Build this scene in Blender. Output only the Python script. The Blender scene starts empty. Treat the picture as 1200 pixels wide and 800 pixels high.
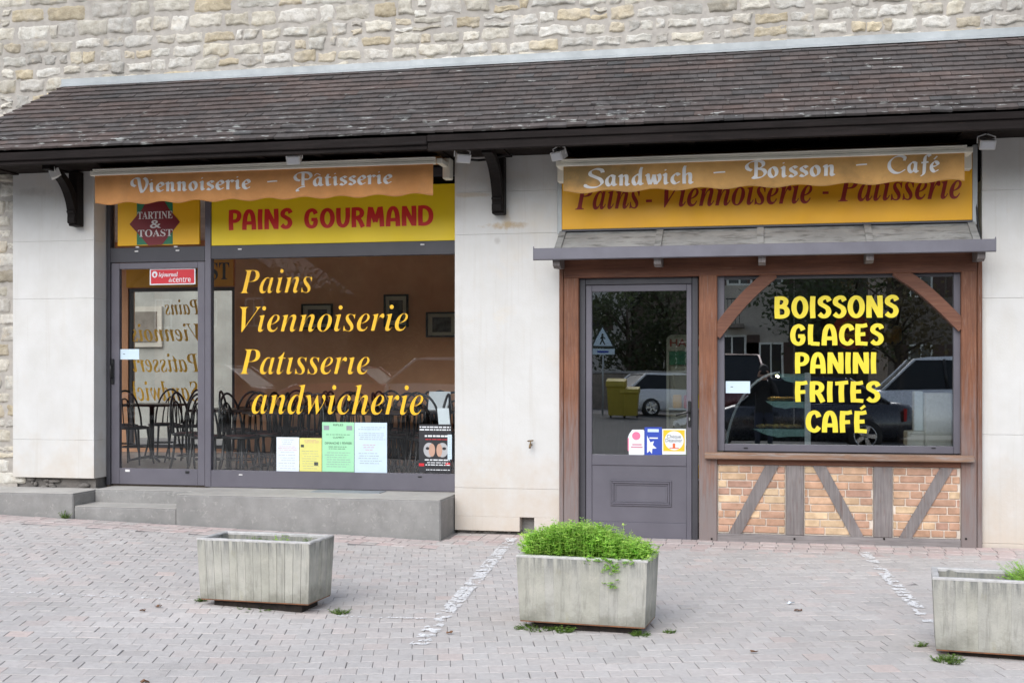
import bpy, bmesh, math, random
from mathutils import Vector, Matrix, noise
R = math.radians
rnd = random.Random(11)
sc = bpy.context.scene
col = sc.collection

# ------------------------------------------------------------------ camera
F = 1434.0; PSI = math.atan2(295, F); CP, SP = math.cos(PSI), math.sin(PSI)
CAMD, CAMH = 11.4, 1.6
cam = bpy.data.cameras.new('camera')
cam.sensor_width = 36; cam.lens = F / 1200 * 36; cam.shift_y = 36 / 1200
cam.clip_start = 0.05; cam.clip_end = 600
camo = bpy.data.objects.new('camera', cam)
camo.location = (0, -CAMD, CAMH); camo.rotation_euler = (R(90), 0, PSI)
col.objects.link(camo); sc.camera = camo

# ------------------------------------------------------------------ sky and sun (overcast)
SUN_EL, SUN_AZ = 38, 12          # azimuth: degrees from straight behind the camera, towards the left
world = bpy.data.worlds.new('World'); sc.world = world; world.use_nodes = True
nt = world.node_tree
bg = nt.nodes['Background']; bg.inputs['Strength'].default_value = 0.15
sky = nt.nodes.new('ShaderNodeTexSky'); sky.sky_type = 'NISHITA'; sky.sun_disc = False
sky.sun_elevation = R(SUN_EL); sky.sun_rotation = R(180 + SUN_AZ)
sky.air_density = 1.0; sky.dust_density = 1.0
hsv = nt.nodes.new('ShaderNodeHueSaturation'); hsv.inputs['Saturation'].default_value = 0.62
nt.links.new(sky.outputs[0], hsv.inputs['Color']); nt.links.new(hsv.outputs[0], bg.inputs['Color'])
sun = bpy.data.lights.new('sun', 'SUN'); sun.energy = 1.5; sun.angle = R(50); sun.color = (1.0, 0.99, 0.98)
suno = bpy.data.objects.new('sun', sun); col.objects.link(suno)
sd = Vector((-math.sin(R(SUN_AZ)) * math.cos(R(SUN_EL)), -math.cos(R(SUN_AZ)) * math.cos(R(SUN_EL)), math.sin(R(SUN_EL))))
suno.rotation_euler = sd.to_track_quat('Z', 'Y').to_euler(); suno.location = (-8, -20, 25)
sc.view_settings.view_transform = 'Standard'; sc.view_settings.look = 'None'
sc.view_settings.exposure = 0.70; sc.view_settings.gamma = 1.0
sc.render.engine = 'CYCLES'
sc.cycles.max_bounces = 12; sc.cycles.diffuse_bounces = 6; sc.cycles.transparent_max_bounces = 24
sc.cycles.use_denoising = True; sc.cycles.caustics_reflective = False; sc.cycles.caustics_refractive = False

# ------------------------------------------------------------------ survey: photo pixel -> point on a plane
def ray(px, py):
    a = (px - 600) / F; b = (436 - py) / F
    return a * CP - SP, a * SP + CP, b
def W(px, py, Y=0.0):
    x, y, z = ray(px, py); t = (Y + CAMD) / y
    return x * t, CAMH + z * t
def WX(px, Y=0.0): return W(px, 0, Y)[0]
def WZ(px, py, Y=0.0): return W(px, py, Y)[1]
def ground(x, y):
    z = 0.06 + 0.03 * max(0.0, min(8.0, -2.9 - x)) - 0.012 * max(0.0, min(5.0, -y))
    if y < -7: z += 0.022 * min(5.0, -7 - y)
    return z

# ------------------------------------------------------------------ materials
MATS = {}
def new_mat(name):
    m = bpy.data.materials.new(name); m.use_nodes = True; MATS[name] = m
    return m, m.node_tree, m.node_tree.nodes['Principled BSDF']
def _noise(t, vec, scale, detail=6, rough=0.6, dist=0.0):
    n = t.nodes.new('ShaderNodeTexNoise'); n.inputs['Scale'].default_value = scale
    n.inputs['Detail'].default_value = detail; n.inputs['Roughness'].default_value = rough
    n.inputs['Distortion'].default_value = dist
    t.links.new(vec, n.inputs['Vector']); return n.outputs['Fac']
def _coord(t, stretch=(1, 1, 1), loc=(0, 0, 0)):
    tc = t.nodes.new('ShaderNodeTexCoord'); mp = t.nodes.new('ShaderNodeMapping')
    mp.inputs['Scale'].default_value = stretch; mp.inputs['Location'].default_value = loc
    t.links.new(tc.outputs['Object'], mp.inputs['Vector']); return mp.outputs['Vector']
def _range(t, v, a, b, c=0.0, d=1.0):
    n = t.nodes.new('ShaderNodeMapRange'); n.inputs['From Min'].default_value = a; n.inputs['From Max'].default_value = b
    n.inputs['To Min'].default_value = c; n.inputs['To Max'].default_value = d
    t.links.new(v, n.inputs['Value']); return n.outputs['Result']
def _math(t, op, a, b):
    n = t.nodes.new('ShaderNodeMath'); n.operation = op
    for i, v in enumerate((a, b)):
        if isinstance(v, (int, float)): n.inputs[i].default_value = v
        else: t.links.new(v, n.inputs[i])
    return n.outputs[0]
def _mix(t, fac, a, b, mode='MIX'):
    n = t.nodes.new('ShaderNodeMix'); n.data_type = 'RGBA'; n.blend_type = mode
    if isinstance(fac, (int, float)): n.inputs[0].default_value = fac
    else: t.links.new(fac, n.inputs[0])
    for i, v in ((6, a), (7, b)):
        if isinstance(v, tuple): n.inputs[i].default_value = v + (1,) if len(v) == 3 else v
        else: t.links.new(v, n.inputs[i])
    return n.outputs[2]
def _sepz(t, axis='Z'):
    tc = t.nodes.new('ShaderNodeTexCoord'); s = t.nodes.new('ShaderNodeSeparateXYZ')
    t.links.new(tc.outputs['Object'], s.inputs[0]); return s.outputs[axis]
def _bump(t, p, h, strength, dist=0.01):
    b = t.nodes.new('ShaderNodeBump'); b.inputs['Strength'].default_value = strength; b.inputs['Distance'].default_value = dist
    t.links.new(h, b.inputs['Height']); t.links.new(b.outputs[0], p.inputs['Normal'])

def pmat(name, c1, c2=None, scale=6, rough=0.7, bump=0.3, bscale=60, tint=False, stretch=(1, 1, 1), big=0.18, bigscale=1.3,
         metallic=0.0, extra=None, spec=0.4, bdist=0.004, rvar=0.1):
    m, t, p = new_mat(name)
    c2 = c2 or tuple(x * 0.75 for x in c1)
    v = _coord(t, stretch)
    f = _range(t, _noise(t, v, scale), 0.3, 0.7)
    c = _mix(t, f, c1, c2)
    v0 = _coord(t)
    g = _range(t, _noise(t, v0, bigscale, 4), 0.3, 0.7, 1 - big, 1 + big)
    rgb = t.nodes.new('ShaderNodeCombineColor')
    for i in range(3): t.links.new(g, rgb.inputs[i])
    c = _mix(t, 1.0, c, rgb.outputs[0], 'MULTIPLY')
    if tint:
        a = t.nodes.new('ShaderNodeAttribute'); a.attribute_name = 'tint'
        c = _mix(t, 1.0, c, a.outputs['Color'], 'MULTIPLY')
    if extra: c = extra(t, c)
    t.links.new(c, p.inputs['Base Color'])
    t.links.new(_range(t, _noise(t, v, scale * 2.3), 0.3, 0.7, rough - rvar, min(1, rough + rvar)), p.inputs['Roughness'])
    p.inputs['Metallic'].default_value = metallic; p.inputs['Specular IOR Level'].default_value = spec
    if bump: _bump(t, p, _noise(t, v, bscale, 5, 0.65), bump, bdist)
    return m

def ex_stain(colour, scale, lo, hi, stretch=(1, 1, 1), loc=(0, 0, 0), amount=1.0):
    def fn(t, c):
        f = _range(t, _noise(t, _coord(t, stretch, loc), scale, 8, 0.65, 0.3), lo, hi, 0, amount)
        return _mix(t, f, c, colour)
    return fn
def chain(*fs):
    def fn(t, c):
        for f in fs: c = f(t, c)
        return c
    return fn
def ex_zband(colour, z0, z1, nscale=5, amt=0.35, stretch=(1, 1, 1), amount=1.0, axis='Z'):
    """colour below z0 fading to none above z1, broken up by noise (weathering, splash dirt)"""
    def fn(t, c):
        z = _sepz(t, axis)
        n = _range(t, _noise(t, _coord(t, stretch), nscale, 7, 0.65), 0.3, 0.7, -amt, amt)
        f = _range(t, _math(t, 'ADD', z, n), z1, z0, 0, amount)
        return _mix(t, f, c, colour)
    return fn
def ex_spot(colour, cx, cz, rx, rz, amount=0.6, nscale=9):
    def fn(t, c):
        x = _sepz(t, 'X'); z = _sepz(t, 'Z')
        dx = _math(t, 'DIVIDE', _math(t, 'SUBTRACT', x, cx), rx); dz = _math(t, 'DIVIDE', _math(t, 'SUBTRACT', z, cz), rz)
        d = _math(t, 'ADD', _math(t, 'MULTIPLY', dx, dx), _math(t, 'MULTIPLY', dz, dz))
        n = _range(t, _noise(t, _coord(t), nscale, 8, 0.7), 0.3, 0.7, -0.7, 0.7)
        return _mix(t, _range(t, _math(t, 'ADD', d, n), 1.0, 0.0, 0, amount), c, colour)
    return fn

def flat(name, c, rough=0.5, metallic=0.0, spec=0.5, bump=0.0, var=0.08, scale=9):
    return pmat(name, c, tuple(x * (1 - var) for x in c), scale, rough, bump, 80, big=var, metallic=metallic, spec=spec, rvar=0.05)

def glass_mat(name, refl=0.05, tintc=(0.975, 0.985, 0.98)):
    m = bpy.data.materials.new(name); m.use_nodes = True; t = m.node_tree; t.nodes.clear(); MATS[name] = m
    o = t.nodes.new('ShaderNodeOutputMaterial'); mx = t.nodes.new('ShaderNodeMixShader')
    tr = t.nodes.new('ShaderNodeBsdfTransparent'); tr.inputs[0].default_value = tintc + (1,)
    gl = t.nodes.new('ShaderNodeBsdfGlossy'); gl.inputs['Roughness'].default_value = 0.0; gl.inputs['Color'].default_value = (1, 1, 1, 1)
    lw = t.nodes.new('ShaderNodeLayerWeight'); lw.inputs['Blend'].default_value = 0.5
    p5 = _math(t, 'POWER', lw.outputs['Facing'], 5.0)
    fac = _math(t, 'ADD', _math(t, 'MULTIPLY', p5, 1 - refl), refl)
    n = _noise(t, _coord(t), 0.9, 2)
    b = t.nodes.new('ShaderNodeBump'); b.inputs['Strength'].default_value = 0.06; b.inputs['Distance'].default_value = 0.01
    t.links.new(n, b.inputs['Height']); t.links.new(b.outputs[0], gl.inputs['Normal'])
    t.links.new(fac, mx.inputs[0]); t.links.new(tr.outputs[0], mx.inputs[1]); t.links.new(gl.outputs[0], mx.inputs[2])
    t.links.new(mx.outputs[0], o.inputs['Surface'])
    return m

# building fabric
pmat('mortar', (0.47, 0.435, 0.385), (0.35, 0.32, 0.285), 14, 0.95, 0.6, 90, big=0.12)
pmat('rubble', (0.92, 0.90, 0.86), (0.62, 0.58, 0.52), 16, 0.95, 0.9, 45, tint=True, big=0.1, bdist=0.012,
     extra=chain(ex_stain((0.27, 0.23, 0.18), 7.5, 0.56, 0.72, amount=0.65), ex_stain((0.70, 0.56, 0.36), 4.0, 0.56, 0.74, (1, 1, 1), (3, 1, 2), 0.5), ex_stain((0.66, 0.62, 0.56), 3.0, 0.50, 0.66, (1, 1, 1), (13, 1, 7), 0.30)))
PIER_X = -2.35
pmat('limestone', (0.655, 0.645, 0.62), (0.60, 0.585, 0.55), 3.5, 0.92, 0.45, 55, big=0.05, bigscale=0.9,
     extra=chain(ex_stain((0.60, 0.56, 0.49), 2.6, 0.52, 0.80, (2.4, 1, 0.35), amount=0.5),
                 ex_stain((0.66, 0.55, 0.40), 1.7, 0.56, 0.80, (1, 1, 1), (9, 1, 4), 0.5),
                 ex_stain((0.42, 0.40, 0.36), 9.0, 0.66, 0.80, (1, 1, 0.6), (3, 1, 2), amount=0.4),
                 ex_zband((0.56, 0.48, 0.39), 0.05, 0.85, 4, 0.35, amount=0.75),
                 ex_stain((0.50, 0.46, 0.40), 3.0, 0.55, 0.75, (7, 1, 0.22), (2, 1, 8), 0.4),
                 ex_spot((0.46, 0.33, 0.18), 0.40, 2.935, 0.26, 0.04, 0.8), ex_spot((0.50, 0.38, 0.23), 0.05, 3.235, 0.22, 0.025, 0.5),
                 ex_spot((0.50, 0.38, 0.23), 0.40, 3.0, 0.05, 0.12, 0.5), ex_spot((0.40, 0.37, 0.33), 0.31, 2.79, 0.04, 0.04, 0.5),
                 ex_spot((0.40, 0.38, 0.35), -4.6, 3.40, 0.25, 0.05, 0.5)))
pmat('old_masonry', (0.22, 0.20, 0.18), (0.12, 0.11, 0.10), 12, 0.95, 0.8, 40)
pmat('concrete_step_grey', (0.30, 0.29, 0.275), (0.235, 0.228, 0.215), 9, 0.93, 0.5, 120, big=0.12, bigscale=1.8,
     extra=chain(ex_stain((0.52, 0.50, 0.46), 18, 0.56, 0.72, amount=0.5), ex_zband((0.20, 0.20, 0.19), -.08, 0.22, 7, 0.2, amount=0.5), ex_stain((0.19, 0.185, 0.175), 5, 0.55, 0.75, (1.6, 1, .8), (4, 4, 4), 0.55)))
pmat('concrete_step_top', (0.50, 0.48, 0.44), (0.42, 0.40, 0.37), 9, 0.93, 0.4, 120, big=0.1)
pmat('roof_tile', (0.112, 0.096, 0.090), (0.072, 0.062, 0.058), 14, 0.88, 0.6, 60, tint=True, big=0.15, bdist=0.006,
     extra=chain(ex_stain((0.46, 0.47, 0.44), 6.5, 0.655, 0.69, (0.8, 1.9, 2.6), amount=0.9),
                 ex_stain((0.12, 0.13, 0.05), 7.5, 0.72, 0.76, (1, 1, 1), (7, 3, 1), amount=0.7),
                 lambda t, c: _mix(t, _math(t, 'MULTIPLY', _range(t, _sepz(t), 4.05, 3.78), _range(t, _noise(t, _coord(t, (1.1, 3, 3), (4, 2, 9)), 6.5, 7, 0.6), 0.60, 0.68)), c, (0.48, 0.49, 0.46))))
pmat('zinc', (0.42, 0.44, 0.44), (0.34, 0.36, 0.36), 6, 0.55, 0.1, 30, metallic=0.25, big=0.1)
pmat('roof_timber', (0.020, 0.015, 0.014), (0.011, 0.009, 0.008), 6, 0.75, 0.5, 40, stretch=(0.4, 4, 6), big=0.25, bigscale=2.0,
     extra=chain(ex_stain((0.13, 0.08, 0.06), 4.0, 0.66, 0.74, (0.8, 4, 9), amount=0.6), ex_stain((0.05, 0.048, 0.048), 3.0, 0.60, 0.8, (0.5, 4, 7), (5, 0, 1), amount=0.5)))
pmat('dark_bracket', (0.016, 0.012, 0.011), (0.010, 0.008, 0.007), 8, 0.55, 0.3, 40, stretch=(3, 3, 0.6))
pmat('soffit', (0.018, 0.013, 0.011), None, 5, 0.8, 0.2, 40)
pmat('aluminium', (0.135, 0.127, 0.148), (0.118, 0.111, 0.130), 4, 0.42, 0.05, 90, big=0.12, bigscale=0.8)
pmat('aluminium_dark', (0.062, 0.060, 0.068), (0.052, 0.050, 0.058), 4, 0.42, 0.05, 90, big=0.1)
flat('black_plastic', (0.015, 0.015, 0.016), 0.35)
flat('rubber', (0.02, 0.02, 0.02), 0.7)
GREY = (0.22, 0.195, 0.19)
pmat('oak', (0.235, 0.100, 0.052), (0.140, 0.054, 0.028), 7, 0.6, 0.45, 40, stretch=(9, 9, 0.55), big=0.22, bigscale=2.0, tint=True,
     extra=chain(ex_stain((0.33, 0.17, 0.10), 6, 0.56, 0.75, (8, 8, 0.6), (2, 0, 5), 0.6), ex_stain((0.06, 0.035, 0.028), 9, 0.62, 0.8, (8, 8, 0.5), (0, 3, 1), 0.6),
                 ex_zband(GREY, 0.25, 1.5, 5, 0.6, (7, 7, 0.5), 0.85), ex_stain((0.27, 0.22, 0.20), 7, 0.58, 0.70, (9, 9, 0.45), (6, 1, 2), 0.7)))
pmat('oak_beam', (0.195, 0.080, 0.044), (0.115, 0.044, 0.025), 7, 0.6, 0.45, 40, stretch=(0.5, 9, 9), big=0.2, bigscale=2.0,
     extra=ex_stain((0.30, 0.19, 0.13), 7, 0.60, 0.75, (0.6, 8, 8), (2, 0, 5), 0.5))
pmat('oak_sill', (0.30, 0.18, 0.115), (0.21, 0.125, 0.085), 8, 0.7, 0.5, 40, stretch=(0.5, 9, 9), big=0.2, bigscale=2.0,
     extra=ex_stain((0.30, 0.27, 0.25), 5, 0.5, 0.62, (0.5, 6, 6), (2, 0, 5), 0.8))
pmat('grey_wood', (0.25, 0.225, 0.215), (0.155, 0.135, 0.13), 7, 0.8, 0.5, 40, stretch=(10, 10, 0.6), big=0.18, bigscale=2.0,
     extra=chain(ex_stain((0.17, 0.085, 0.055), 6, 0.56, 0.72, (6, 6, 0.8), (1, 0, 5), 0.55), ex_stain((0.06, 0.05, 0.05), 9, 0.64, 0.75, (8, 8, 0.4), (0, 3, 1), 0.6)))
pmat('grey_rail', (0.28, 0.255, 0.245), (0.18, 0.16, 0.155), 7, 0.8, 0.5, 40, stretch=(0.6, 10, 10), big=0.18, bigscale=2.0,
     extra=ex_stain((0.18, 0.095, 0.06), 6, 0.6, 0.75, (0.8, 6, 6), (1, 0, 5), 0.5))
pmat('brick', (1.0, 0.98, 0.95), (0.70, 0.65, 0.60), 11, 0.9, 0.5, 70, tint=True, big=0.15, bigscale=9, extra=ex_stain((0.16, 0.09, 0.06), 20, 0.64, 0.75, (0.6, 1, 1.6), amount=0.5))
pmat('brick_mortar', (0.70, 0.62, 0.53), (0.58, 0.51, 0.43), 20, 0.95, 0.4, 90)
pmat('lead_sheet', (0.34, 0.34, 0.325), (0.26, 0.26, 0.25), 5, 0.75, 0.2, 40, big=0.15, metallic=0.1,
     extra=chain(ex_stain((0.075, 0.072, 0.068), 4.0, 0.50, 0.68, (1, 4, 2.5), amount=0.8), ex_stain((0.52, 0.50, 0.47), 7, 0.66, 0.75, (0.7, 4, 4), (3, 1, 1), 0.7)))
pmat('gutter_paint', (0.165, 0.16, 0.185), (0.13, 0.125, 0.145), 4, 0.5, 0.06, 60, big=0.08)
pmat('awning_cream', (0.86, 0.83, 0.72), (0.78, 0.75, 0.64), 5, 0.6, 0.05, 60)
pmat('awning_orange', (0.64, 0.30, 0.105), (0.50, 0.225, 0.075), 3.0, 0.85, 0.25, 260, big=0.14, bigscale=2.4, tint=True,
     extra=ex_stain((0.25, 0.16, 0.08), 2.5, 0.55, 0.80, (1, 1, 0.5), amount=0.5))
pmat('awning_ochre', (0.60, 0.34, 0.115), (0.46, 0.25, 0.08), 3.0, 0.85, 0.25, 260, big=0.16, bigscale=2.4, tint=True,
     extra=chain(ex_stain((0.17, 0.12, 0.06), 3.2, 0.52, 0.78, (1, 1, 1.4), amount=0.55), ex_spot((0.20, 0.15, 0.07), -1.5, -.14, 0.50, 0.14, 0.7, 5)))
pmat('lettering_white', (0.78, 0.76, 0.74), (0.66, 0.64, 0.62), 12, 0.7, 0.0)
pmat('sign_yellow', (0.90, 0.66, 0.015), (0.87, 0.63, 0.014), 2, 0.45, 0.03, 60, big=0.05)
pmat('sign_amber', (0.86, 0.47, 0.012), (0.82, 0.44, 0.010), 2, 0.45, 0.03, 60, big=0.05)
pmat('sign_orange', (0.78, 0.40, 0.010), (0.72, 0.35, 0.010), 2, 0.5, 0.03, 60, big=0.08)
flat('red_paint', (0.70, 0.022, 0.018), 0.5)
flat('dark_red_paint', (0.30, 0.018, 0.014), 0.55)
flat('logo_green', (0.02, 0.19, 0.09), 0.5)
flat('logo_red', (0.20, 0.012, 0.018), 0.5)
flat('vinyl_orange', (0.90, 0.50, 0.012), 0.5)
flat('vinyl_yellow', (0.82, 0.66, 0.035), 0.5)
glass_mat('pane_glass', 0.055)
glass_mat('dark_pane_glass', 0.28, (0.86, 0.88, 0.88))
glass_mat('case_glass', 0.06, (0.80, 0.90, 0.88))
# interior
pmat('terracotta', (0.74, 0.41, 0.23), (0.64, 0.33, 0.18), 3, 0.85, 0.1, 40, big=0.15, bigscale=0.7)
pmat('ceiling_white', (0.82, 0.80, 0.77), None, 3, 0.9, 0.05)
pmat('tile_floor', (0.36, 0.29, 0.23), (0.29, 0.23, 0.18), 5, 0.45, 0.05)
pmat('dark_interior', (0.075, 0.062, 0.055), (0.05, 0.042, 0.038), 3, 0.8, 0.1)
flat('chair_black', (0.012, 0.011, 0.011), 0.35)
pmat('table_dark', (0.030, 0.020, 0.018), None, 5, 0.35, 0.05)
flat('seat_red', (0.06, 0.014, 0.014), 0.6)
flat('white_plastic', (0.86, 0.86, 0.78), 0.45)
flat('shelf_white', (0.78, 0.88, 0.90), 0.4)
flat('photo_mount', (0.50, 0.49, 0.38), 0.8)
pmat('photo_print', (0.16, 0.16, 0.15), (0.02, 0.02, 0.02), 14, 0.6, 0.0, big=0.3, bigscale=9)
pmat('pastry', (0.62, 0.34, 0.10), (0.34, 0.15, 0.04), 22, 0.5, 0.5, 60, tint=True)
flat('paper_white', (0.74, 0.80, 0.84), 0.8)
flat('paper_blue', (0.62, 0.75, 0.84), 0.8)
flat('paper_yellow', (0.74, 0.70, 0.22), 0.8)
flat('paper_green', (0.38, 0.74, 0.45), 0.8)
flat('ink', (0.05, 0.06, 0.05), 0.8)
flat('ink_grey', (0.30, 0.32, 0.34), 0.8)
flat('ink_pink', (0.62, 0.25, 0.32), 0.8)
flat('poster_black', (0.018, 0.018, 0.022), 0.5)
flat('mask_skin', (0.55, 0.33, 0.24), 0.6)
flat('mask_silver', (0.45, 0.45, 0.46), 0.4)
flat('sticker_red', (0.62, 0.022, 0.035), 0.4)
flat('sticker_white', (0.80, 0.82, 0.84), 0.5)
flat('sticker_pink', (0.80, 0.18, 0.32), 0.5)
flat('sticker_blue', (0.025, 0.065, 0.42), 0.5)
flat('sticker_yellow', (0.85, 0.55, 0.02), 0.5)
flat('sticker_orange', (0.75, 0.14, 0.03), 0.5)
flat('chrome', (0.55, 0.55, 0.55), 0.25, metallic=0.9)
flat('brass', (0.25, 0.17, 0.09), 0.5, metallic=0.6)
flat('lamp_grey', (0.72, 0.72, 0.70), 0.5)
# ground
def ex_ground(t, c):
    c = ex_stain((0.20, 0.185, 0.18), 1.1, 0.60, 0.78, amount=0.35)(t, c)
    c = ex_stain((0.50, 0.47, 0.45), 0.8, 0.58, 0.75, (1, 1, 1), (4, 2, 0), 0.35)(t, c)
    c = ex_stain((0.14, 0.12, 0.11), 3.0, 0.70, 0.80, (0.7, 1.6, 1), (1, 7, 0), 0.6)(t, c)
    c = ex_stain((0.22, 0.21, 0.20), 28.0, 0.66, 0.74, (1, 1, 1), (1, 7, 0), 0.6)(t, c)
    c = ex_stain((0.68, 0.66, 0.64), 22.0, 0.66, 0.74, (1, 1, 1), (5, 2, 0), 0.5)(t, c)
    return c
pmat('paver', (0.585, 0.55, 0.522), (0.49, 0.458, 0.433), 26, 0.92, 0.8, 160, tint=True, big=0.06, bigscale=0.7, extra=ex_ground)
pmat('joint_sand', (0.28, 0.26, 0.25), (0.16, 0.15, 0.145), 9, 0.95, 0.5, 90, extra=ex_stain((0.30, 0.27, 0.25), 3.0, 0.5, 0.65, amount=0.8))
pmat('asphalt', (0.075, 0.073, 0.072), (0.05, 0.05, 0.05), 20, 0.9, 0.5, 120)
pmat('paint_white', (0.90, 0.89, 0.88), (0.82, 0.81, 0.80), 30, 0.85, 0.0, 90, big=.04)
pmat('planter_concrete', (0.46, 0.445, 0.39), (0.36, 0.35, 0.305), 7, 0.93, 0.9, 90, tint=True, big=0.12, bigscale=5,
     extra=chain(ex_stain((0.15, 0.15, 0.13), 6, 0.54, 0.76, (5, 5, 0.5), amount=0.6), ex_stain((0.60, 0.56, 0.47), 4, 0.56, 0.74, (2, 2, 1), (8, 2, 1), 0.55), ex_zband((0.17, 0.165, 0.13), 0.04, 0.16, 7, 0.10, (1, 1, 1), .7), ex_stain((0.30, 0.27, 0.15), 6, 0.62, 0.78, (2, 2, 0.8), (3, 2, 1), 0.5),
                 lambda t, c: _mix(t, _math(t, 'MULTIPLY', _range(t, _sepz(t), 0.33, 0.455), _range(t, _noise(t, _coord(t, (14, 14, 1.2)), 2.2, 6, 0.7), 0.42, 0.62)), c, (0.15, 0.155, 0.15))))
pmat('planter_rim', (0.60, 0.58, 0.56), (0.42, 0.41, 0.39), 25, 0.93, 0.4, 110)
pmat('rust_edge', (0.30, 0.13, 0.06), (0.16, 0.08, 0.05), 20, 0.9, 0.4, 80)
pmat('soil', (0.045, 0.035, 0.028), (0.02, 0.016, 0.014), 20, 0.95, 0.8, 60)
def leafmat(name, c1, c2):
    m = pmat(name, c1, c2, 9, 0.55, 0.0, tint=True, big=0.12, bigscale=6)
    p = m.node_tree.nodes['Principled BSDF']
    t = m.node_tree; out = [n for n in t.nodes if n.type == 'OUTPUT_MATERIAL'][0]
    tl = t.nodes.new('ShaderNodeBsdfTranslucent'); mx = t.nodes.new('ShaderNodeMixShader'); mx.inputs[0].default_value = 0.45
    src = p.inputs['Base Color'].links[0].from_socket
    t.links.new(src, tl.inputs['Color']); t.links.new(p.outputs[0], mx.inputs[1]); t.links.new(tl.outputs[0], mx.inputs[2])
    t.links.new(mx.outputs[0], out.inputs['Surface'])
    return m
leafmat('herb_leaf', (0.58, 0.82, 0.22), (0.30, 0.56, 0.08))
leafmat('weed_leaf', (0.20, 0.34, 0.06), (0.11, 0.19, 0.035))
leafmat('dark_leaf', (0.085, 0.105, 0.05), (0.05, 0.07, 0.03))
leafmat('autumn_leaf', (0.16, 0.13, 0.07), (0.10, 0.08, 0.04))
pmat('dead_leaf', (0.24, 0.13, 0.07), (0.14, 0.07, 0.04), 30, 0.9, 0.2)
pmat('bark', (0.10, 0.075, 0.055), (0.05, 0.04, 0.03), 12, 0.95, 0.8, 30)
# across the street
pmat('hill_scrub', (0.070, 0.062, 0.040), (0.030, 0.034, 0.018), .9, 0.95, 0.8, 6, big=.35, bigscale=.3)
pmat('house_cream', (0.55, 0.50, 0.42), (0.48, 0.43, 0.36), 3, 0.9, 0.2)
pmat('house_pale', (0.68, 0.66, 0.62), (0.60, 0.58, 0.54), 3, 0.9, 0.2)
pmat('lane_render', (0.40, 0.385, 0.34), (0.33, 0.315, 0.28), 3, 0.9, 0.2)
pmat('house_stone', (0.26, 0.22, 0.18), (0.16, 0.135, 0.11), 6, 0.9, 0.6, 20)
pmat('slate', (0.055, 0.05, 0.05), None, 6, 0.7, 0.4)
flat('house_window', (0.03, 0.035, 0.04), 0.1)
flat('shutter_brown', (0.09, 0.05, 0.035), 0.6)
def carpaint(name, c, metallic=0.3):
    m = flat(name, c, 0.28, metallic, 0.6, var=0.03); p = m.node_tree.nodes['Principled BSDF']
    p.inputs['Coat Weight'].default_value = 0.8; p.inputs['Coat Roughness'].default_value = 0.05
carpaint('paint_navy', (0.022, 0.026, 0.038)); carpaint('paint_silver', (0.78, 0.80, 0.83), 0.1); carpaint('paint_car_white', (0.75, 0.75, 0.75), 0.0)
carpaint('paint_maroon', (0.10, 0.012, 0.018)); carpaint('paint_red', (0.45, 0.02, 0.02), 0.0)
flat('car_glass', (0.02, 0.024, 0.028), 0.22, spec=0.15)
flat('tail_red', (0.45, 0.01, 0.01), 0.2)
flat('headlight_clear', (0.7, 0.72, 0.75), 0.12)
m_, t_, p_ = new_mat('case_lamp'); p_.inputs['Base Color'].default_value = (.8, .7, .5, 1); p_.inputs['Emission Color'].default_value = (1, .72, .38, 1); p_.inputs['Emission Strength'].default_value = 24.0
flat('skin', (0.50, 0.30, 0.22), 0.6); flat('hair_dark', (0.02, 0.015, 0.012), 0.6); flat('coat_black', (0.018, 0.018, 0.02), 0.85); flat('trouser_navy', (0.03, 0.035, 0.06), 0.85)
flat('bin_yellow', (0.42, 0.32, 0.03), 0.6)
flat('camera_black', (0.012, 0.012, 0.012), 0.4)

for _n in ('roof_timber', 'dark_bracket', 'soffit'): MATS[_n].node_tree.nodes['Principled BSDF'].inputs['Specular IOR Level'].default_value = 0.12
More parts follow.
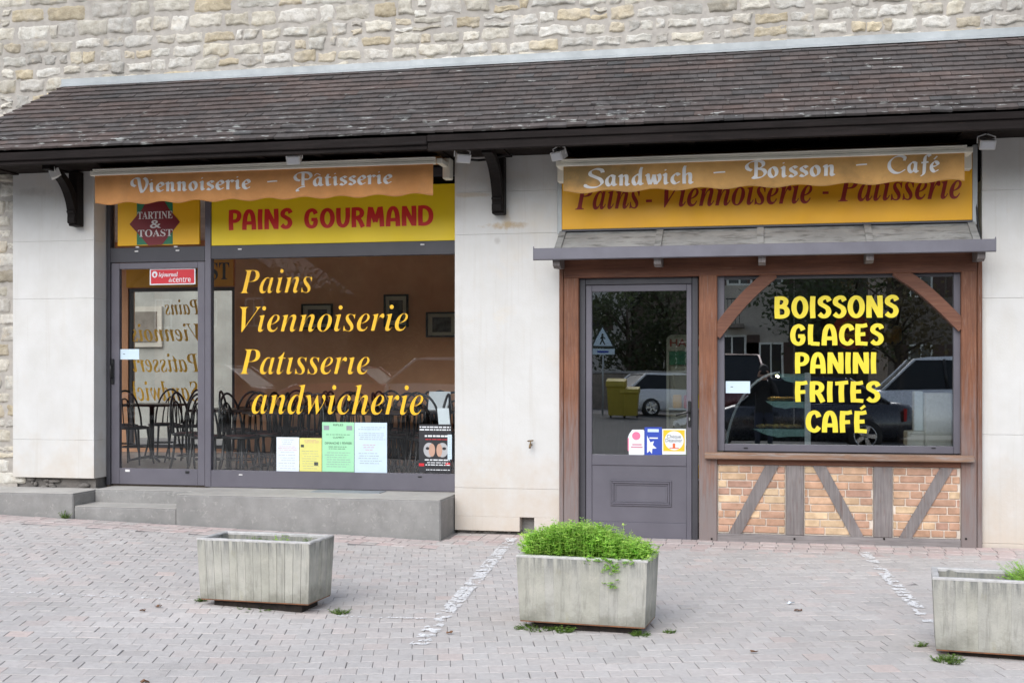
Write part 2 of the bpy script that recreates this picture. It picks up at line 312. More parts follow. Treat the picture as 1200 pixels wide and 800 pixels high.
# ------------------------------------------------------------------ mesh builder
ORG = {}
class MB:
    def __init__(s): s.v = []; s.f = []; s.mi = []; s.t = []; s.mats = []; s.sm = []
    def slot(s, m):
        if m not in s.mats: s.mats.append(m)
        return s.mats.index(m)
    def add(s, vs, fs, m, tint=(1, 1, 1), smooth=False):
        b = len(s.v); s.v += [tuple(x) for x in vs]; s.t += [tint] * len(vs); k = s.slot(m)
        for f in fs: s.f.append(tuple(i + b for i in f)); s.mi.append(k); s.sm.append(smooth)
    def box(s, x0, x1, y0, y1, z0, z1, m, tint=(1, 1, 1), bev=0.0):
        if x0 > x1: x0, x1 = x1, x0
        if y0 > y1: y0, y1 = y1, y0
        if z0 > z1: z0, z1 = z1, z0
        if bev <= 0:
            vs = [(x, y, z) for z in (z0, z1) for y in (y0, y1) for x in (x0, x1)]
            s.add(vs, [(0, 2, 3, 1), (4, 5, 7, 6), (0, 1, 5, 4), (2, 6, 7, 3), (0, 4, 6, 2), (1, 3, 7, 5)], m, tint); return
        b = min(bev, (x1 - x0) / 3, (y1 - y0) / 3, (z1 - z0) / 3)
        vs, idx = [], {}
        X, Y, Z = (x0, x1), (y0, y1), (z0, z1); sg = (1, -1)
        for i in range(2):
            for j in range(2):
                for k in range(2):
                    for a in range(3):
                        p = [X[i] + sg[i] * b, Y[j] + sg[j] * b, Z[k] + sg[k] * b]
                        p[a] = (X[i], Y[j], Z[k])[a]
                        idx[i, j, k, a] = len(vs); vs.append(p)
        fs = []
        for a in range(3):
            o = [q for q in range(3) if q != a]
            for side in range(2):
                def key(u, w):
                    c = [0, 0, 0]; c[a] = side; c[o[0]] = u; c[o[1]] = w; return tuple(c) + (a,)
                fs.append([idx[key(0, 0)], idx[key(1, 0)], idx[key(1, 1)], idx[key(0, 1)]])
        for a in range(3):
            o = [q for q in range(3) if q != a]
            for u in range(2):
                for w in range(2):
                    c0 = [0, 0, 0]; c0[o[0]] = u; c0[o[1]] = w; c1 = list(c0); c1[a] = 1
                    fs.append([idx[tuple(c0) + (o[0],)], idx[tuple(c1) + (o[0],)], idx[tuple(c1) + (o[1],)], idx[tuple(c0) + (o[1],)]])
        for i in range(2):
            for j in range(2):
                for k in range(2): fs.append([idx[i, j, k, 0], idx[i, j, k, 1], idx[i, j, k, 2]])
        cen = Vector(((x0 + x1) / 2, (y0 + y1) / 2, (z0 + z1) / 2)); out = []
        for f in fs:
            p = [Vector(vs[q]) for q in f]; n = (p[1] - p[0]).cross(p[2] - p[0]); mid = sum(p, Vector()) / len(p)
            out.append(tuple(f) if n.dot(mid - cen) > 0 else tuple(reversed(f)))
        s.add(vs, out, m, tint)
    def prism(s, poly, axis, a0, a1, m, tint=(1, 1, 1), smooth=False):
        """poly: 2-D outline; extruded along axis ('y': poly is (x,z); 'x': poly is (y,z); 'z': poly is (x,y))"""
        def P(u, w, a): return {'y': (u, a, w), 'x': (a, u, w), 'z': (u, w, a)}[axis]
        n = len(poly); vs = [P(u, w, a0) for u, w in poly] + [P(u, w, a1) for u, w in poly]
        ar = sum(poly[i][0] * poly[(i + 1) % n][1] - poly[(i + 1) % n][0] * poly[i][1] for i in range(n))
        flip = (ar > 0) == (axis != 'y'); flip = flip if a1 > a0 else not flip
        fs = [tuple(range(n)), tuple(range(2 * n - 1, n - 1, -1))] + [(i, i + n, (i + 1) % n + n, (i + 1) % n) for i in range(n)]
        if flip: fs = [tuple(reversed(f)) for f in fs]
        s.add(vs, fs, m, tint, smooth)
    def tube(s, pts, r, m, n=8, closed=False, tint=(1, 1, 1), caps=True):
        pts = [Vector(p) for p in pts]; k = len(pts); rs = r if isinstance(r, (list, tuple)) else [r] * k
        vs, fs = [], []; up = None
        for i, p in enumerate(pts):
            if closed: d = pts[(i + 1) % k] - pts[i - 1]
            else: d = pts[min(i + 1, k - 1)] - pts[max(i - 1, 0)]
            d.normalize()
            if up is None: up = d.orthogonal().normalized()
            up = (up - d * up.dot(d)).normalized() if (up - d * up.dot(d)).length > 1e-4 else d.orthogonal().normalized()
            sd_ = d.cross(up)
            for j in range(n):
                a = 2 * math.pi * j / n; vs.append(p + (up * math.cos(a) + sd_ * math.sin(a)) * rs[i])
        for i in range(k if closed else k - 1):
            i2 = (i + 1) % k
            for j in range(n): fs.append((i * n + j, i * n + (j + 1) % n, i2 * n + (j + 1) % n, i2 * n + j))
        if caps and not closed: fs += [tuple(range(n - 1, -1, -1)), tuple((k - 1) * n + j for j in range(n))]
        s.add(vs, fs, m, tint, True)
    def lathe(s, prof, cx, cy, m, n=20, tint=(1, 1, 1)):
        vs = [(cx + r * math.cos(2 * math.pi * j / n), cy + r * math.sin(2 * math.pi * j / n), z) for r, z in prof for j in range(n)]
        fs = [(i * n + j, i * n + (j + 1) % n, (i + 1) * n + (j + 1) % n, (i + 1) * n + j) for i in range(len(prof) - 1) for j in range(n)]
        fs += [tuple(range(n - 1, -1, -1)), tuple((len(prof) - 1) * n + j for j in range(n))]
        s.add(vs, fs, m, tint, True)
    def disc(s, cx, y, cz, rx, rz, t, m, n=28):
        s.prism([(cx + rx * math.cos(2 * math.pi * i / n), cz + rz * math.sin(2 * math.pi * i / n)) for i in range(n)], 'y', y, y - t, m)
    def ball(s, c, r, m, n=10, tint=(1, 1, 1)):
        if not isinstance(r, (tuple, list)): r = (r, r, r)
        vs = [(c[0], c[1], c[2] - r[2])]
        for i in range(1, n // 2):
            th = math.pi * i / (n // 2)
            vs += [(c[0] + r[0] * math.sin(th) * math.cos(2 * math.pi * j / n), c[1] + r[1] * math.sin(th) * math.sin(2 * math.pi * j / n), c[2] - r[2] * math.cos(th)) for j in range(n)]
        vs.append((c[0], c[1], c[2] + r[2])); k = n // 2 - 1
        fs = [(0, 1 + (j + 1) % n, 1 + j) for j in range(n)]
        for i in range(k - 1):
            fs += [(1 + i * n + j, 1 + i * n + (j + 1) % n, 1 + (i + 1) * n + (j + 1) % n, 1 + (i + 1) * n + j) for j in range(n)]
        fs += [(1 + (k - 1) * n + j, 1 + (k - 1) * n + (j + 1) % n, len(vs) - 1) for j in range(n)]
        s.add(vs, fs, m, tint, True)
    def build(s, name, parent=None, local=False, org=None):
        """link the shapes as ONE mesh object; shapes are in world coordinates unless local"""
        o0 = Vector(org) if org is not None else (ORG.get(parent.name, Vector()) if parent else Vector())
        if local: o0 = Vector()
        me = bpy.data.meshes.new(name)
        me.from_pydata([tuple(Vector(v) - o0) for v in s.v], [], s.f)
        for m in s.mats: me.materials.append(MATS[m])
        me.polygons.foreach_set('material_index', s.mi); me.polygons.foreach_set('use_smooth', s.sm)
        at = me.attributes.new('tint', 'FLOAT_COLOR', 'POINT')
        at.data.foreach_set('color', [c for q in s.t for c in (q[0], q[1], q[2], 1.0)])
        me.update()
        o = bpy.data.objects.new(name, me); col.objects.link(o)
        if parent: o.parent = parent; ORG[o.name] = o0
        else: o.location = o0; ORG[o.name] = o0
        return o
def tag(o, label=None, cat=None, group=None, kind=None):
    for k, v in (('label', label), ('category', cat), ('group', group), ('kind', kind)):
        if v: o[k] = v
    return o
def thing(name, label, cat, loc, group=None, rz=0):
    o = bpy.data.objects.new(name, None); col.objects.link(o); o.empty_display_size = 0.1
    o.location = loc; o.rotation_euler = (0, 0, rz); ORG[o.name] = Vector(loc)
    return tag(o, label, cat, group)
KIDS = {}
def copy_tree(o, parent=None):
    c = o.copy(); col.objects.link(c); c.parent = parent; ORG[c.name] = ORG.get(o.name, Vector())
    for ch in [q for q in ALLKIDS(o)]: copy_tree(ch, c)
    return c
def ALLKIDS(o): return list(o.children)

# ------------------------------------------------------------------ lettering
def text_mesh(body, offset=0.0, drop_dots=()):
    """glyph outlines as (verts, faces) with islands; 2-D"""
    cu = bpy.data.curves.new('txt', 'FONT'); cu.body = body; cu.resolution_u = 4; cu.offset = offset
    ob = bpy.data.objects.new('txt', cu); col.objects.link(ob)
    dg = bpy.context.evaluated_depsgraph_get(); dg.update()
    me = bpy.data.meshes.new_from_object(ob.evaluated_get(dg))
    vs = [(v.co.x, v.co.y) for v in me.vertices]; fs = [tuple(p.vertices) for p in me.polygons]
    bpy.data.objects.remove(ob); bpy.data.curves.remove(cu); bpy.data.meshes.remove(me)
    if drop_dots:
        par = list(range(len(vs)))
        def find(i):
            while par[i] != i: par[i] = par[par[i]]; i = par[i]
            return i
        for f in fs:
            for i in f[1:]: par[find(i)] = find(f[0])
        isl = {}
        for i in range(len(vs)): isl.setdefault(find(i), []).append(i)
        dots = sorted([g for g in isl.values() if min(vs[i][1] for i in g) > 0.42], key=lambda g: vs[g[0]][0])
        bad = {i for k in drop_dots if k < len(dots) for i in dots[k]}
        fs = [f for f in fs if f[0] not in bad]
    used = sorted({i for f in fs for i in f}); mp = {o: n for n, o in enumerate(used)}
    return [vs[i] for i in used], [tuple(mp[i] for i in f) for f in fs]
BI = {c: chr(0x1D468 + i) for i, c in enumerate('ABCDEFGHIJKLMNOPQRSTUVWXYZ')}
BI.update({c: chr(0x1D482 + i) for i, c in enumerate('abcdefghijklmnopqrstuvwxyz')})
BS = {c: chr(0x1D400 + i) for i, c in enumerate('ABCDEFGHIJKLMNOPQRSTUVWXYZ')}
BS.update({c: chr(0x1D41A + i) for i, c in enumerate('abcdefghijklmnopqrstuvwxyz')})
def italic(s): return ''.join(BI.get(c, c) for c in s)
def serif(s): return ''.join(BS.get(c, c) for c in s)
def fit(vs, x0, x1, z0, z1, flip=False):
    a0, a1 = min(v[0] for v in vs), max(v[0] for v in vs); b0, b1 = min(v[1] for v in vs), max(v[1] for v in vs)
    sx, sz = (x1 - x0) / (a1 - a0), (z1 - z0) / (b1 - b0)
    if flip: return [(x1 - (v[0] - a0) * sx, z0 + (v[1] - b0) * sz) for v in vs]
    return [(x0 + (v[0] - a0) * sx, z0 + (v[1] - b0) * sz) for v in vs]
def put_text(mb, vs, fs, m, ysurf, t=0.0015):
    """lay a 2-D text mesh on a surface facing -y; ysurf: number or f(x,z)"""
    g = ysurf if callable(ysurf) else (lambda x, z: ysurf)
    mb.add([(x, g(x, z) - t, z) for x, z in vs], fs, m)
def text(mb, body, m, x0, x1, z0, z1, ysurf, t=0.0015, flip=False, offset=0.0, drop=()):
    vs, fs = text_mesh(body, offset, drop)
    put_text(mb, fit(vs, x0, x1, z0, z1, flip), fs, m, ysurf, t)

def crom(pts, closed=False, n=7):
    if len(pts) < 3 and not closed:
        return [(pts[0][0] + (pts[1][0] - pts[0][0]) * i / n, pts[0][1] + (pts[1][1] - pts[0][1]) * i / n) for i in range(n + 1)]
    out = []; k = len(pts)
    for i in range(k if closed else k - 1):
        if closed: p = [pts[(i + j - 1) % k] for j in range(4)]
        else: p = [pts[max(0, min(k - 1, i + j - 1))] for j in range(4)]
        for q in range(n):
            u = q / n; c = []
            for d in range(2):
                a, b, e, g = (r[d] for r in p)
                c.append(0.5 * (2 * b + (e - a) * u + (2 * a - 5 * b + 4 * e - g) * u * u + (3 * b - a - 3 * e + g) * u ** 3))
            out.append(tuple(c))
    if not closed: out.append(pts[-1])
    return out
def stroke(pts, nib, closed=False, taper=None):
    """a pen stroke as a ribbon; nib = (half long axis, half short axis, angle)"""
    a, b, ang = nib; P = crom(pts, closed); k = len(P); vs = []; fs = []
    for i, p in enumerate(P):
        if closed: q0, q1 = P[i - 1], P[(i + 1) % k]
        else: q0, q1 = P[max(0, i - 1)], P[min(k - 1, i + 1)]
        dx, dz = q1[0] - q0[0], q1[1] - q0[1]; l = math.hypot(dx, dz) or 1
        nx, nz = -dz / l, dx / l
        ca, sa = math.cos(ang), math.sin(ang)
        w = math.sqrt((a * (nx * ca + nz * sa)) ** 2 + (b * (-nx * sa + nz * ca)) ** 2)
        if taper: w *= taper(i / (k - 1))
        vs += [(p[0] + nx * w, p[1] + nz * w), (p[0] - nx * w, p[1] - nz * w)]
    for i in range(k if closed else k - 1):
        j = (i + 1) % k; fs.append((2 * i, 2 * i + 1, 2 * j + 1, 2 * j))
    return vs, fs
HN = (0.118, 0.088, 0.0)
H = {
 'A': (.72, [[(.115, 0), (.125, .3), (.17, .66), (.26, .86), (.36, .915), (.46, .86), (.55, .66), (.595, .3), (.605, 0)], [(.17, .33), (.56, .33)]]),
 'B': (.70, [[(.13, 0), (.115, .5), (.13, .99)], [(.13, .915), (.36, .915), (.5, .83), (.5, .68), (.38, .56), (.2, .53)], [(.22, .535), (.45, .5), (.57, .36), (.55, .18), (.4, .085), (.13, .08)]]),
 'C': (.66, [[(.60, .70), (.53, .86), (.38, .92), (.2, .8), (.12, .5), (.18, .2), (.36, .075), (.5, .11), (.61, .25)]]),
 'D': (.76, [[(.13, 0), (.115, .5), (.13, .99)], [(.13, .915), (.38, .90), (.58, .74), (.645, .48), (.58, .22), (.38, .085), (.13, .08)]]),
 'E': (.60, [[(.14, 0), (.115, .5), (.14, .99)], [(.14, .905), (.35, .9), (.54, .945)], [(.14, .50), (.46, .52)], [(.14, .085), (.36, .08), (.56, .06)]]),
 'F': (.57, [[(.14, 0), (.115, .5), (.14, .99)], [(.14, .905), (.35, .9), (.54, .945)], [(.14, .47), (.46, .49)]]),
 'G': (.74, [[(.60, .72), (.53, .86), (.38, .92), (.2, .8), (.12, .5), (.18, .2), (.36, .075), (.52, .13), (.585, .27), (.59, .44)], [(.37, .44), (.67, .44)]]),
 'I': (.27, [[(.14, 0), (.12, .5), (.14, .99)]]),
 'L': (.56, [[(.14, .99), (.115, .5), (.14, .04)], [(.14, .085), (.34, .08), (.54, .06)]]),
 'M': (.90, [[(.10, 0), (.14, .5), (.20, .99)], [(.22, .95), (.33, .6), (.45, .24)], [(.45, .24), (.57, .6), (.68, .95)], [(.70, .99), (.755, .5), (.79, 0)]]),
 'N': (.73, [[(.12, 0), (.115, .5), (.13, .99)], [(.14, .93), (.35, .52), (.58, .08)], [(.605, 0), (.615, .5), (.595, .99)]]),
 'P': (.62, [[(.13, 0), (.115, .5), (.13, .99)], [(.13, .915), (.38, .90), (.525, .79), (.525, .60), (.4, .46), (.17, .43)]]),
 'R': (.68, [[(.13, 0), (.115, .5), (.13, .99)], [(.13, .915), (.38, .90), (.51, .79), (.51, .62), (.4, .51), (.2, .47)], [(.30, .47), (.43, .33), (.585, 0)]]),
 'S': (.60, [[(.53, .76), (.45, .90), (.29, .92), (.15, .82), (.14, .66), (.29, .55), (.45, .44), (.5, .26), (.39, .1), (.22, .085), (.08, .2)]]),
 'T': (.60, [[(.02, .885), (.3, .915), (.58, .95)], [(.3, .915), (.28, .5), (.3, 0)]]),
 'U': (.70, [[(.115, .99), (.115, .5), (.17, .2), (.34, .08), (.51, .2), (.585, .5), (.585, .99)]]),
}
CN = (0.084, 0.024, R(38))
C = {
 'a': (.46, [[(.33, .57), (.2, .6), (.08, .42), (.07, .18), (.15, .03), (.25, .12), (.33, .4)], [(.335, .62), (.32, .2), (.36, .04), (.45, .1)]]),
 'c': (.38, [[(.33, .5), (.22, .6), (.09, .42), (.08, .18), (.19, .03), (.35, .13)]]),
 'd': (.46, [[(.33, .57), (.2, .6), (.08, .42), (.07, .18), (.15, .03), (.25, .12), (.33, .4)], [(.39, 1.04), (.335, .8), (.32, .2), (.36, .04), (.45, .1)]]),
 'e': (.38, [[(.1, .32), (.24, .36), (.32, .46), (.27, .58), (.18, .59), (.08, .42), (.08, .18), (.19, .03), (.35, .13)]]),
 'f': (.33, [[(.40, .93), (.30, 1.02), (.2, .85), (.17, .4), (.14, -.05), (.02, -.22)], [(.05, .56), (.33, .6)]]),
 'h': (.46, [[(.14, 1.04), (.09, .8), (.09, 0)], [(.09, .42), (.2, .57), (.3, .55), (.32, .35), (.31, .12), (.36, .03), (.43, .09)]]),
 'i': (.24, [[(.02, .5), (.1, .6), (.1, .2), (.13, .04), (.22, .1)], [(.075, .80), (.135, .86)]]),
 'n': (.46, [[(.02, .5), (.1, .6), (.1, 0)], [(.1, .42), (.21, .57), (.3, .55), (.32, .35), (.31, .12), (.36, .03), (.43, .09)]]),
 'o': (.44, 'O'),
 'r': (.36, [[(.02, .5), (.1, .6), (.1, 0)], [(.1, .42), (.2, .57), (.27, .59), (.34, .52)]]),
 's': (.34, [[(.29, .52), (.2, .6), (.09, .52), (.11, .38), (.24, .26), (.26, .12), (.16, .03), (.03, .1)]]),
 't': (.31, [[(.17, .82), (.11, .6), (.11, .2), (.15, .04), (.28, .1)], [(.01, .57), (.28, .60)]]),
 'w': (.62, [[(.02, .52), (.1, .6), (.13, .3), (.19, .02)], [(.19, .02), (.28, .3), (.34, .58)], [(.34, .58), (.36, .3), (.41, .02)], [(.41, .02), (.54, .25), (.55, .5), (.5, .6)]]),
 'V': (.72, [[(.16, .42), (.02, .55), (.02, .82), (.16, .97), (.30, .92), (.34, .6), (.39, .2), (.46, -.03)], [(.46, -.03), (.6, .25), (.68, .6), (.64, .86), (.54, .98)]]),
 'P': (.74, [[(.22, .42), (.06, .5), (.0, .72), (.12, .93), (.38, 1.0), (.62, .93), (.70, .72), (.60, .52), (.42, .50)], [(.36, .98), (.35, .5), (.35, .05)], [(.44, .0), (.22, -.08), (.1, -.22), (.12, -.34)]]),
 'B': (.74, [[(.20, .45), (.05, .55), (.02, .76), (.16, .94), (.40, 1.0), (.60, .92), (.62, .72), (.50, .58), (.38, .55)], [(.40, .55), (.62, .48), (.70, .28), (.58, .06), (.34, .0), (.22, .06)], [(.36, .98), (.36, .5), (.35, .03)]]),
 'S': (.70, [[(.66, .80), (.60, .96), (.40, 1.02), (.20, .90), (.18, .70), (.36, .55), (.56, .40), (.62, .18), (.46, -.02), (.2, -.06), (.0, .03), (.0, .14)]]),
 'C': (.72, [[(.64, .72), (.66, .9), (.50, 1.0), (.25, .93), (.06, .66), (.06, .30), (.24, .05), (.46, .03), (.68, .2)]]),
}
def glyph_line(s, table, nib, gap=0.05):
    """-> (verts, faces, layer) in em units"""
    x = 0; V = []; Fc = []
    def put(sv, lay):
        vs, fs = sv; b = len(V); V.extend((q[0] + x, q[1], lay) for q in vs); Fc.extend(tuple(i + b for i in f) for f in fs)
    for ch in s:
        if ch == ' ': x += 0.35; continue
        base, acc = {'É': ('E', 'acute'), 'é': ('e', 'acute'), 'â': ('a', 'circ')}.get(ch, (ch, None))
        adv, st = table[base]
        if st == 'O':
            put(stroke([(.2 + .135 * math.cos(t), .31 + .28 * math.sin(t)) for t in [2 * math.pi * i / 10 for i in range(10)]], nib, True), 0)
        else:
            for k, p in enumerate(st): put(stroke(p, nib), k)
        if ch == 'É': put(stroke([(.26, 1.07), (.46, 1.22)], (.05, .05, 0)), 5)
        if ch == 'é': put(stroke([(.17, .74), (.30, .92)], (.035, .02, 0)), 5)
        if ch == 'â': put(stroke([(.06, .74), (.19, .88), (.33, .74)], (.022, .02, 0)), 5)
        x += adv + gap
    return V, Fc
def hobo_o(): pass
H['O'] = (.75, None)
def hobo_line(s):
    x = 0; V = []; Fc = []
    for ch in s:
        base = 'E' if ch == 'É' else ch
        adv, st = H[base]; items = []
        if base == 'O': items = [stroke([(.375 + .265 * math.cos(t), .495 + .42 * math.sin(t)) for t in [2 * math.pi * i / 12 for i in range(12)]], HN, True)]
        else: items = [stroke(p, HN) for p in st]
        if ch == 'É': items.append(stroke([(.28, 1.08), (.48, 1.24)], (.06, .06, 0)))
        for k, (vs, fs) in enumerate(items):
            b = len(V); V.extend((q[0] + x, q[1], k) for q in vs); Fc.extend(tuple(i + b for i in f) for f in fs)
        x += adv + 0.075
    return V, Fc
def put_line(mb, V, Fc, m, x0, x1, zb, capz, ysurf, t=0.002, slope=0.0):
    """map em units: x range to x0..x1, baseline zb, cap height capz"""
    a0, a1 = min(v[0] for v in V), max(v[0] for v in V); sx = (x1 - x0) / (a1 - a0)
    g = ysurf if callable(ysurf) else (lambda x, z: ysurf)
    out = []
    for vx, vz, lay in V:
        x = x0 + (vx - a0) * sx; z = zb + vz * capz + slope * (x - x0); out.append((x, g(x, z) - t - lay * 0.00025, z))
    mb.add(out, Fc, m)

# =================================================================== THE SETTING
# ground sheet, road, paving
mb = MB(); xs = [-300, -60, -20, -11] + [-10.9 + 0.4 * i for i in range(40)] + [6, 20, 60, 300]; ys = [-300, -80, -30, -16, -12, -11, -10, -9, -8, -7.5, -7, -6, -5, -4, -3, -2, -1, 0.0, 0.6, 6, 40, 300]
vs = [(x, y, ground(x, y) - 0.0045) for y in ys for x in xs]; n = len(xs)
mb.add(vs, [(j * n + i, j * n + i + 1, (j + 1) * n + i + 1, (j + 1) * n + i) for j in range(len(ys) - 1) for i in range(n - 1)], 'joint_sand')
tag(mb.build('ground'), kind='structure')
mb = MB(); xr = [-120, -40, -20, -11] + [-10 + i for i in range(20)] + [20, 40, 120]; yr = [-29.5, -20, -16, -12, -11, -10, -9, -8.2]
vs = [(x, y, ground(x, y) + 0.004) for y in yr for x in xr]; n = len(xr)
mb.add(vs, [(j * n + i, j * n + i + 1, (j + 1) * n + i + 1, (j + 1) * n + i) for j in range(len(yr) - 1) for i in range(n - 1)], 'asphalt')
tag(mb.build('road'), kind='structure')
PA = R(15.2)
def in_steps(x, y): return (x < -2.85 and y > -0.52) or (y > -0.03)
mb = MB(); S = 0.142; ca, sa = math.cos(PA), math.sin(PA); rp = random.Random(3)
for j in range(-75, 45):
    off = (j % 2) * 0.5 + rp.uniform(-0.06, 0.06)
    for i in range(-85, 60):
        u = (i + off) * S; w = j * S; cx, cy = u * ca - w * sa, u * sa + w * ca
        if cx < -10.5 or cx > 5.5 or cy < -8.1 or in_steps(cx - 0.02, cy + 0.05): continue
        if cy > -0.55 - (0.42 if cx < -2.9 else 0): continue
        hu, hw = S / 2 - 0.0014 - (0.002 if rp.random() < .18 else 0) + rp.uniform(-.0008, .0008), S / 2 - 0.0020 + rp.uniform(-.0014, .0010)
        tl = noise.noise((cx * 0.9, cy * 0.9, 3)) * 0.06
        b = 1 + rp.gauss(0, 0.035) + tl; pk = max(0, rp.gauss(0, 0.022))
        if rp.random() < 0.02: pk += 0.08
        tint = (b * (1 + pk), b, b * (1 - pk * 0.3)); dz = rp.gauss(0, 0.0011); tx, ty = rp.gauss(0, 0.009), rp.gauss(0, 0.009)
        V = []
        for (q, inset, h) in ((0, 0, -0.006), (1, 0, -0.0015), (2, 0.0025, 0)):
            for (e, f) in ((-1, -1), (1, -1), (1, 1), (-1, 1)):
                uu, ww = e * (hu - inset), f * (hw - inset); x, y = cx + uu * ca - ww * sa, cy + uu * sa + ww * ca
                V.append((x, y, ground(x, y) + dz + h + uu * tx + ww * ty))
        mb.add(V, [(0, 1, 5, 4), (1, 2, 6, 5), (2, 3, 7, 6), (3, 0, 4, 7), (4, 5, 9, 8), (5, 6, 10, 9), (6, 7, 11, 10), (7, 4, 8, 11), (8, 9, 10, 11)], 'paver', tint)
# reddish border rows laid along the wall and the steps
def border(xa, xb, y0, rows, seed):
    rq = random.Random(seed)
    for r in range(rows):
        x = xa + rq.uniform(0, 0.1); y = y0 - (r + 0.5) * S
        while x < xb:
            L = S * rq.uniform(0.97, 1.03); b = 1 + rq.gauss(0, 0.05); pk = 0.06 + rq.gauss(0, 0.03)
            dz = rq.gauss(0, 0.0015); V = []
            for (inset, h) in ((0.003, -0.010), (0.003, -0.003), (0.006, 0)):
                for (e, f) in ((0, -1), (1, -1), (1, 1), (0, 1)):
                    X = x + (L - inset if e else inset); Y = y + f * (S / 2 - inset); V.append((X, Y, ground(X, Y) + dz + h))
            mb.add(V, [(0, 1, 5, 4), (1, 2, 6, 5), (2, 3, 7, 6), (3, 0, 4, 7), (4, 5, 9, 8), (5, 6, 10, 9), (6, 7, 11, 10), (7, 4, 8, 11), (8, 9, 10, 11)], 'paver', (b * (0.97 + pk * .8), b * (0.94 - pk * .3), b * (0.93 - pk * .3)))
            x += L
border(-2.93, 5.4, -0.01, 5, 5); border(-10.4, -2.93, -0.52, 3, 6)
tag(mb.build('paving'), kind='structure')

def worn_line(pts, width, dens, seed):
    """chipped remains of a painted line: many small irregular flakes"""
    rq = random.Random(seed); mb = MB()
    for a in range(len(pts) - 1):
        p, q = Vector(pts[a]), Vector(pts[a + 1]); d = (q - p); L = d.length; d.normalize(); nn = Vector((-d.y, d.x))
        for _ in range(int(L * dens)):
            s, w = rq.random() * L, rq.uniform(-.5, .5) * width
            c = p + d * s + nn * w
            if noise.noise((c.x * 13, c.y * 13, seed)) + .6 * noise.noise((c.x * 3.1, c.y * 2.3, seed + 4)) < -0.10: continue
            r = rq.uniform(0.004, 0.017); k = rq.randint(4, 7); zf = .005 + rq.random() * .0007; ph = rq.random() * 6
            P = [(c.x + r * rq.uniform(.5, 1.1) * math.cos(ph + 6.283 * i / k), c.y + 0.8 * r * rq.uniform(.5, 1.1) * math.sin(ph + 6.283 * i / k)) for i in range(k)]
            mb.add([(x, y, ground(x, y) + zf) for x, y in P], [tuple(range(k))], 'paint_white')
    return mb
def GP(px, py, z0=0.03):
    x, y, z = ray(px, py); t = (z0 - CAMH) / z; return (x * t, -CAMD + y * t)
mb = worn_line([GP(600, 634), GP(490, 751)], 0.105, 900, 2)
tag(mb.build('road_marking'), kind='structure')
mb = worn_line([GP(1012, 650), GP(1092, 728)], 0.09, 820, 4)
tag(mb.build('road_marking'), kind='structure')
mb = worn_line([GP(395, 719), GP(500, 722)], 0.03, 170, 5); m2 = worn_line([GP(0, 702), GP(240, 706)], 0.05, 110, 8)
for k in range(len(m2.f)): pass
mb.add(m2.v, m2.f, 'paint_white')
tag(mb.build('road_marking'), kind='structure')

# ------------------------------------------------------------------ the building
BLD = thing('stone_building', 'rubble stone building with a tiled lean-to roof over two shopfronts', 'building', (-2.8, 0.2, 0.06))
ROOM_Z = 0.44
mb = MB()
mb.box(-9.9, 5.2, 0.05, 0.35, 3.75, 7.5, 'mortar')
mb.box(-9.9, -7.62, 0.05, 0.35, 0.0, 3.75, 'mortar')
mb.box(-6.71, -2.908, 0.335, 0.36, 3.42, 3.78, 'soffit'); mb.box(-1.871, 1.884, 0.07, 0.36, 3.30, 3.78, 'soffit'); mb.box(-6.71, -2.908, 0.05, 0.334, 3.625, 3.78, 'soffit')
STC = [(0.80, 0.77, 0.69), (0.76, 0.72, 0.62), (0.78, 0.69, 0.52), (0.86, 0.85, 0.81), (0.70, 0.69, 0.66), (0.76, 0.69, 0.56), (0.74, 0.72, 0.68), (0.85, 0.82, 0.74), (0.84, 0.83, 0.78)]
rs = random.Random(21)
def stone(x0, x1, z0, z1):
    w, h = x1 - x0, z1 - z0; nx, nz = 14, 8; sd_ = rs.random() * 99; col_ = rs.choice(STC); k = rs.uniform(0.72, 1.02); c = tuple(q * k for q in col_)
    if rs.random() < 0.05: c = tuple(q * 0.72 for q in c)
    V = []; proud = rs.uniform(0.008, 0.026); cx, cz = (x0 + x1) / 2, (z0 + z1) / 2
    for j in range(nz + 1):
        for i in range(nx + 1):
            u, v = 2 * i / nx - 1, 2 * j / nz - 1
            e = max(abs(u), abs(v)); pw = 12
            rr = (abs(u) ** pw + abs(v) ** pw) ** (1 / pw); sq = e / rr if rr > 0 else 1
            x = cx + u * sq * w / 2; z = cz + v * sq * h / 2
            n1 = noise.noise((x * 9 + sd_, z * 9, sd_)); n2 = noise.noise((x * 9, z * 9 + sd_, sd_ + 7))
            n3 = noise.noise((x * 34, z * 34, sd_)); x += n1 * 0.032 + n3 * .012; z += n2 * 0.024 + n3 * .010
            d = proud * (1 - e ** 6) + noise.noise((x * 16, z * 26, sd_)) * 0.014 * (1 - e ** 6) + noise.noise((x * 48, z * 60, sd_)) * 0.007
            V.append((x, 0.052 - d - (0.0 if e < 0.99 else -0.012), z))
    N = nx + 1
    mb.add(V, [(j * N + i, j * N + i + 1, (j + 1) * N + i + 1, (j + 1) * N + i) for j in range(nz) for i in range(nx)], 'rubble', c, True)
